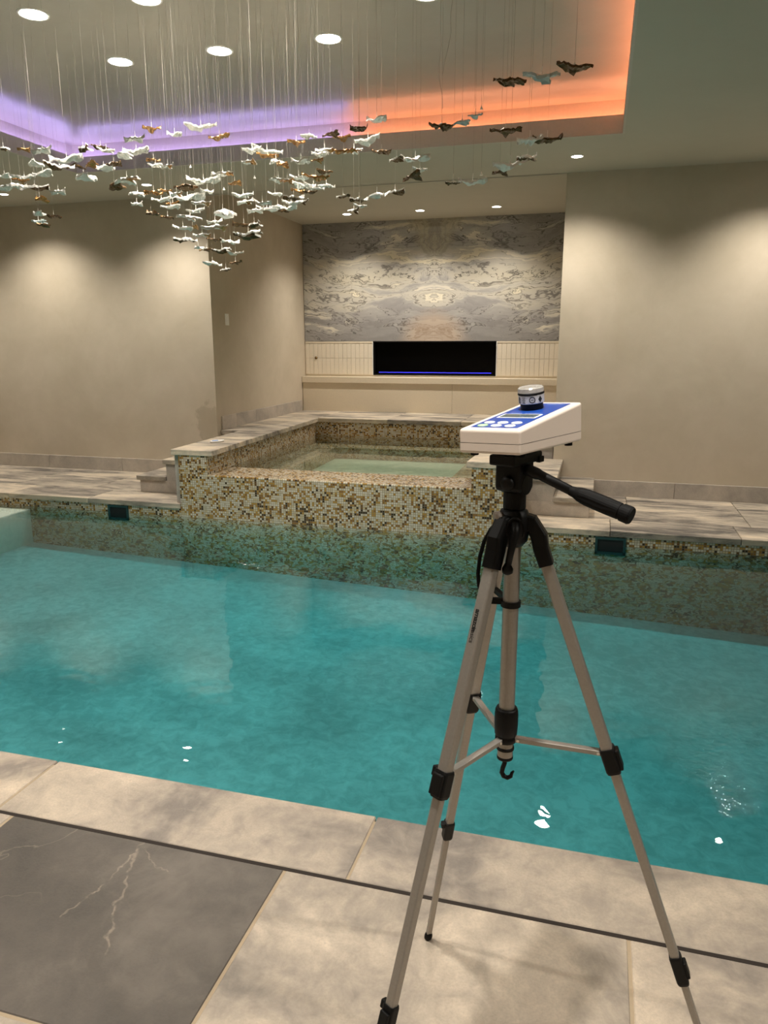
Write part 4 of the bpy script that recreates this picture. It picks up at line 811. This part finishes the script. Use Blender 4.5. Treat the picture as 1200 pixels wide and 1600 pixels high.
# ---------------------------------------------------------------- meter on the tripod
MM = Matrix.Translation((-.1114, 1.2054, 1.3364)) @ Matrix.Rotation(HY, 4, 'Z') @ Matrix.Rotation(math.radians(.43), 4, 'X') @ Matrix.Rotation(math.radians(-2.7), 4, 'Y')
WM, LM, HF, HB = .106, .2062, .0367, .0636
met = thing('water_test_meter', None, 'white wedge shaped water test meter with blue keypad on the tripod', 'meter', mw=MM)
def mobj(name, bm, mat, parent, smooth=False):
    me = mesh_of(name, bm, mat, smooth); me.transform(MM); return link(name, me, parent)
zs = .016
def wedge(z0a, z0b, z1a, z1b, ins=0.0, bev=.0045, low_bev=False):
    bm = bmesh.new(); w, l = WM / 2 - ins, LM / 2 - ins
    v = [bm.verts.new(p) for p in ((-w, -l, z0a), (w, -l, z0a), (w, l, z0b), (-w, l, z0b), (-w, -l, z1a), (w, -l, z1a), (w, l, z1b), (-w, l, z1b))]
    fs = [bm.faces.new([v[i] for i in f_]) for f_ in ((3, 2, 1, 0), (4, 5, 6, 7), (0, 1, 5, 4), (1, 2, 6, 5), (2, 3, 7, 6), (3, 0, 4, 7))]
    bmesh.ops.recalc_face_normals(bm, faces=fs)
    ed = [e for e in bm.edges if not all((x in v[:4]) for x in e.verts)] if not low_bev else [e for e in bm.edges if not all((x in v[4:]) for x in e.verts)]
    if bev: bmesh.ops.bevel(bm, geom=ed, offset=bev, segments=4, affect='EDGES', profile=.5)
    return bm
mobj('lower_shell', wedge(0, 0, zs - .0006, zs - .0006, low_bev=True, bev=.004), 'meter_white', met, False)
mobj('seam', wedge(zs - .002, zs - .002, zs + .002, zs + .002, ins=.0012, bev=0), flat('seam_shadow_gap', lin(120, 108, 98), .8), met)
mobj('upper_shell', wedge(zs + .0004, zs + .0004, HF, HB), 'meter_white', met, False)
SL = (HB - HF) / LM; sn = Vector((0, -SL, 1)).normalized(); sy = Vector((0, 1, SL)).normalized()
def top(x, y, h=0.0): return Vector((x, y, HF + SL * (y + LM / 2))) + sn * h
def slab(name, x0, x1, y0, y1, h, mat, parent, cr=.002):
    c_ = top((x0 + x1) / 2, (y0 + y1) / 2); bm = rings(bmesh.new(), [rrect(c_ + sn * q, EX, sy, (x1 - x0) / 2, (y1 - y0) / 2, cr) for q in (-.001, h)]); return mobj(name, bm, mat, parent)
pan = slab('keypad_panel', -.0405, .0405, -.091, .089, .0004, 'panel_blue', met)
scr = slab('screen_bezel', -.034, .035, -.025, .003, .0008, 'key_white', pan); slab('screen', -.030, .031, -.0215, -.0005, .0012, 'lcd', scr, .001)
for x0, x1 in ((-.026, -.006), (.0, .03)): slab('print_line', x0, x1, .0085, .0100, .0006, 'print_pale', pan, .0005)
for x0, x1 in ((.002, .034),): slab('print_line', x0, x1, .078, .0798, .0006, 'print_pale', pan, .0005)
for j, y in enumerate((-.080, -.060)):
    for i, x in enumerate((-.024, -.0005, .0235)):
        bm = rings(bmesh.new(), [circ(top(x, y, q), EX, sy, r, 20, r * .86) for q, r in ((-.0005, .0088), (.0012, .0088), (.0018, .0080))]); mobj('key', bm, 'key_green' if (i == 0 and j == 0) else 'key_white', pan)
for x, y in ((-.041, -.078), (.041, -.078), (-.041, .078), (.041, .078)):
    bm = bmesh.new(); lathe(bm, (x, y, -.006), [(.0055, 0), (.0064, .0005), (.0064, .0062)], 14); mobj('rubber_foot', bm, 'rubber', met)

# ---------------------------------------------------------------- sample cell standing on the meter
cm = MM @ Matrix.Translation(top(-.0085, .0465, .0004)) @ Matrix.Rotation(math.atan(SL), 4, 'X')
cell = thing('sample_cell', None, 'small round sample cell with white label and clear cap on the meter', 'sample cell', mw=cm)
def cobj(name, prof, mat, n=32):
    bm = bmesh.new(); lathe(bm, (0, 0, 0), prof, n); me = mesh_of(name, bm, mat, False); me.transform(cm)
    return link(name, me, cell)
cobj('base', [(.0175, 0), (.0185, .001), (.0185, .009), (.0195, .0105)], 'plastic')
lab = cobj('label_band', [(.0202, .0105), (.0208, .0112), (.0210, .0235), (.0205, .0242)], 'label_white')
cobj('seal_ring', [(.0208, .0242), (.0216, .0248), (.0216, .0270), (.0208, .0276)], 'plastic')
cobj('cap', [(.0208, .0276), (.0214, .0284), (.0208, .0345), (.0190, .0362), (.0186, .0352), (.010, .0350), (.0095, .0358), (.001, .0358)], 'clear_cap')
inv = cm.inverted().to_3x3(); vdir = inv @ (Vector((0, 0, 1.5)) - cm.translation); a_v = math.atan2(vdir.y, vdir.x)
def mark(da, zc, poly, name, r=.0213):
    bm = bmesh.new(); vs_ = []
    for ring in poly:
        vs_.append([bm.verts.new((r * math.cos(a_v + da + px / r), r * math.sin(a_v + da + px / r), zc + pz)) for px, pz in ring])
    if len(vs_) == 1: bm.faces.new(vs_[0])
    else:
        n_ = len(vs_[0])
        for i in range(n_): bm.faces.new((vs_[0][i], vs_[0][(i + 1) % n_], vs_[1][(i + 1) % n_], vs_[1][i]))
    me = mesh_of(name, bm, 'print_black'); me.transform(cm); link(name, me, lab)
cir = lambda r: [(r * math.cos(2 * math.pi * i / 20), r * math.sin(2 * math.pi * i / 20)) for i in range(20)]
mark(.06, .0172, [cir(.0052), cir(.0038)], 'ring_mark'); mark(.06, .0172, [[(-.0018, -.0005), (.0018, -.0005), (.0018, .0005), (-.0018, .0005)]], 'ring_mark_bar')
mark(.72, .0172, [[(-.0040, 0), (0, -.0055), (.0040, 0), (0, .0055)]], 'diamond_mark')
for q, (z_, w_) in enumerate(((.0215, .0030), (.0192, .0022), (.0170, .0032), (.0148, .0018), (.0128, .0028))): mark(-.62, z_, [[(-w_, -.0005), (w_, -.0005), (w_, .0004), (-w_, .0004)]], 'print_line')
mark(-1.08, .0172, [[(-.002, -.005), (.002, -.005), (.0005, -.001), (.002, .001), (.001, .005), (-.002, .005)]], 'print_block')
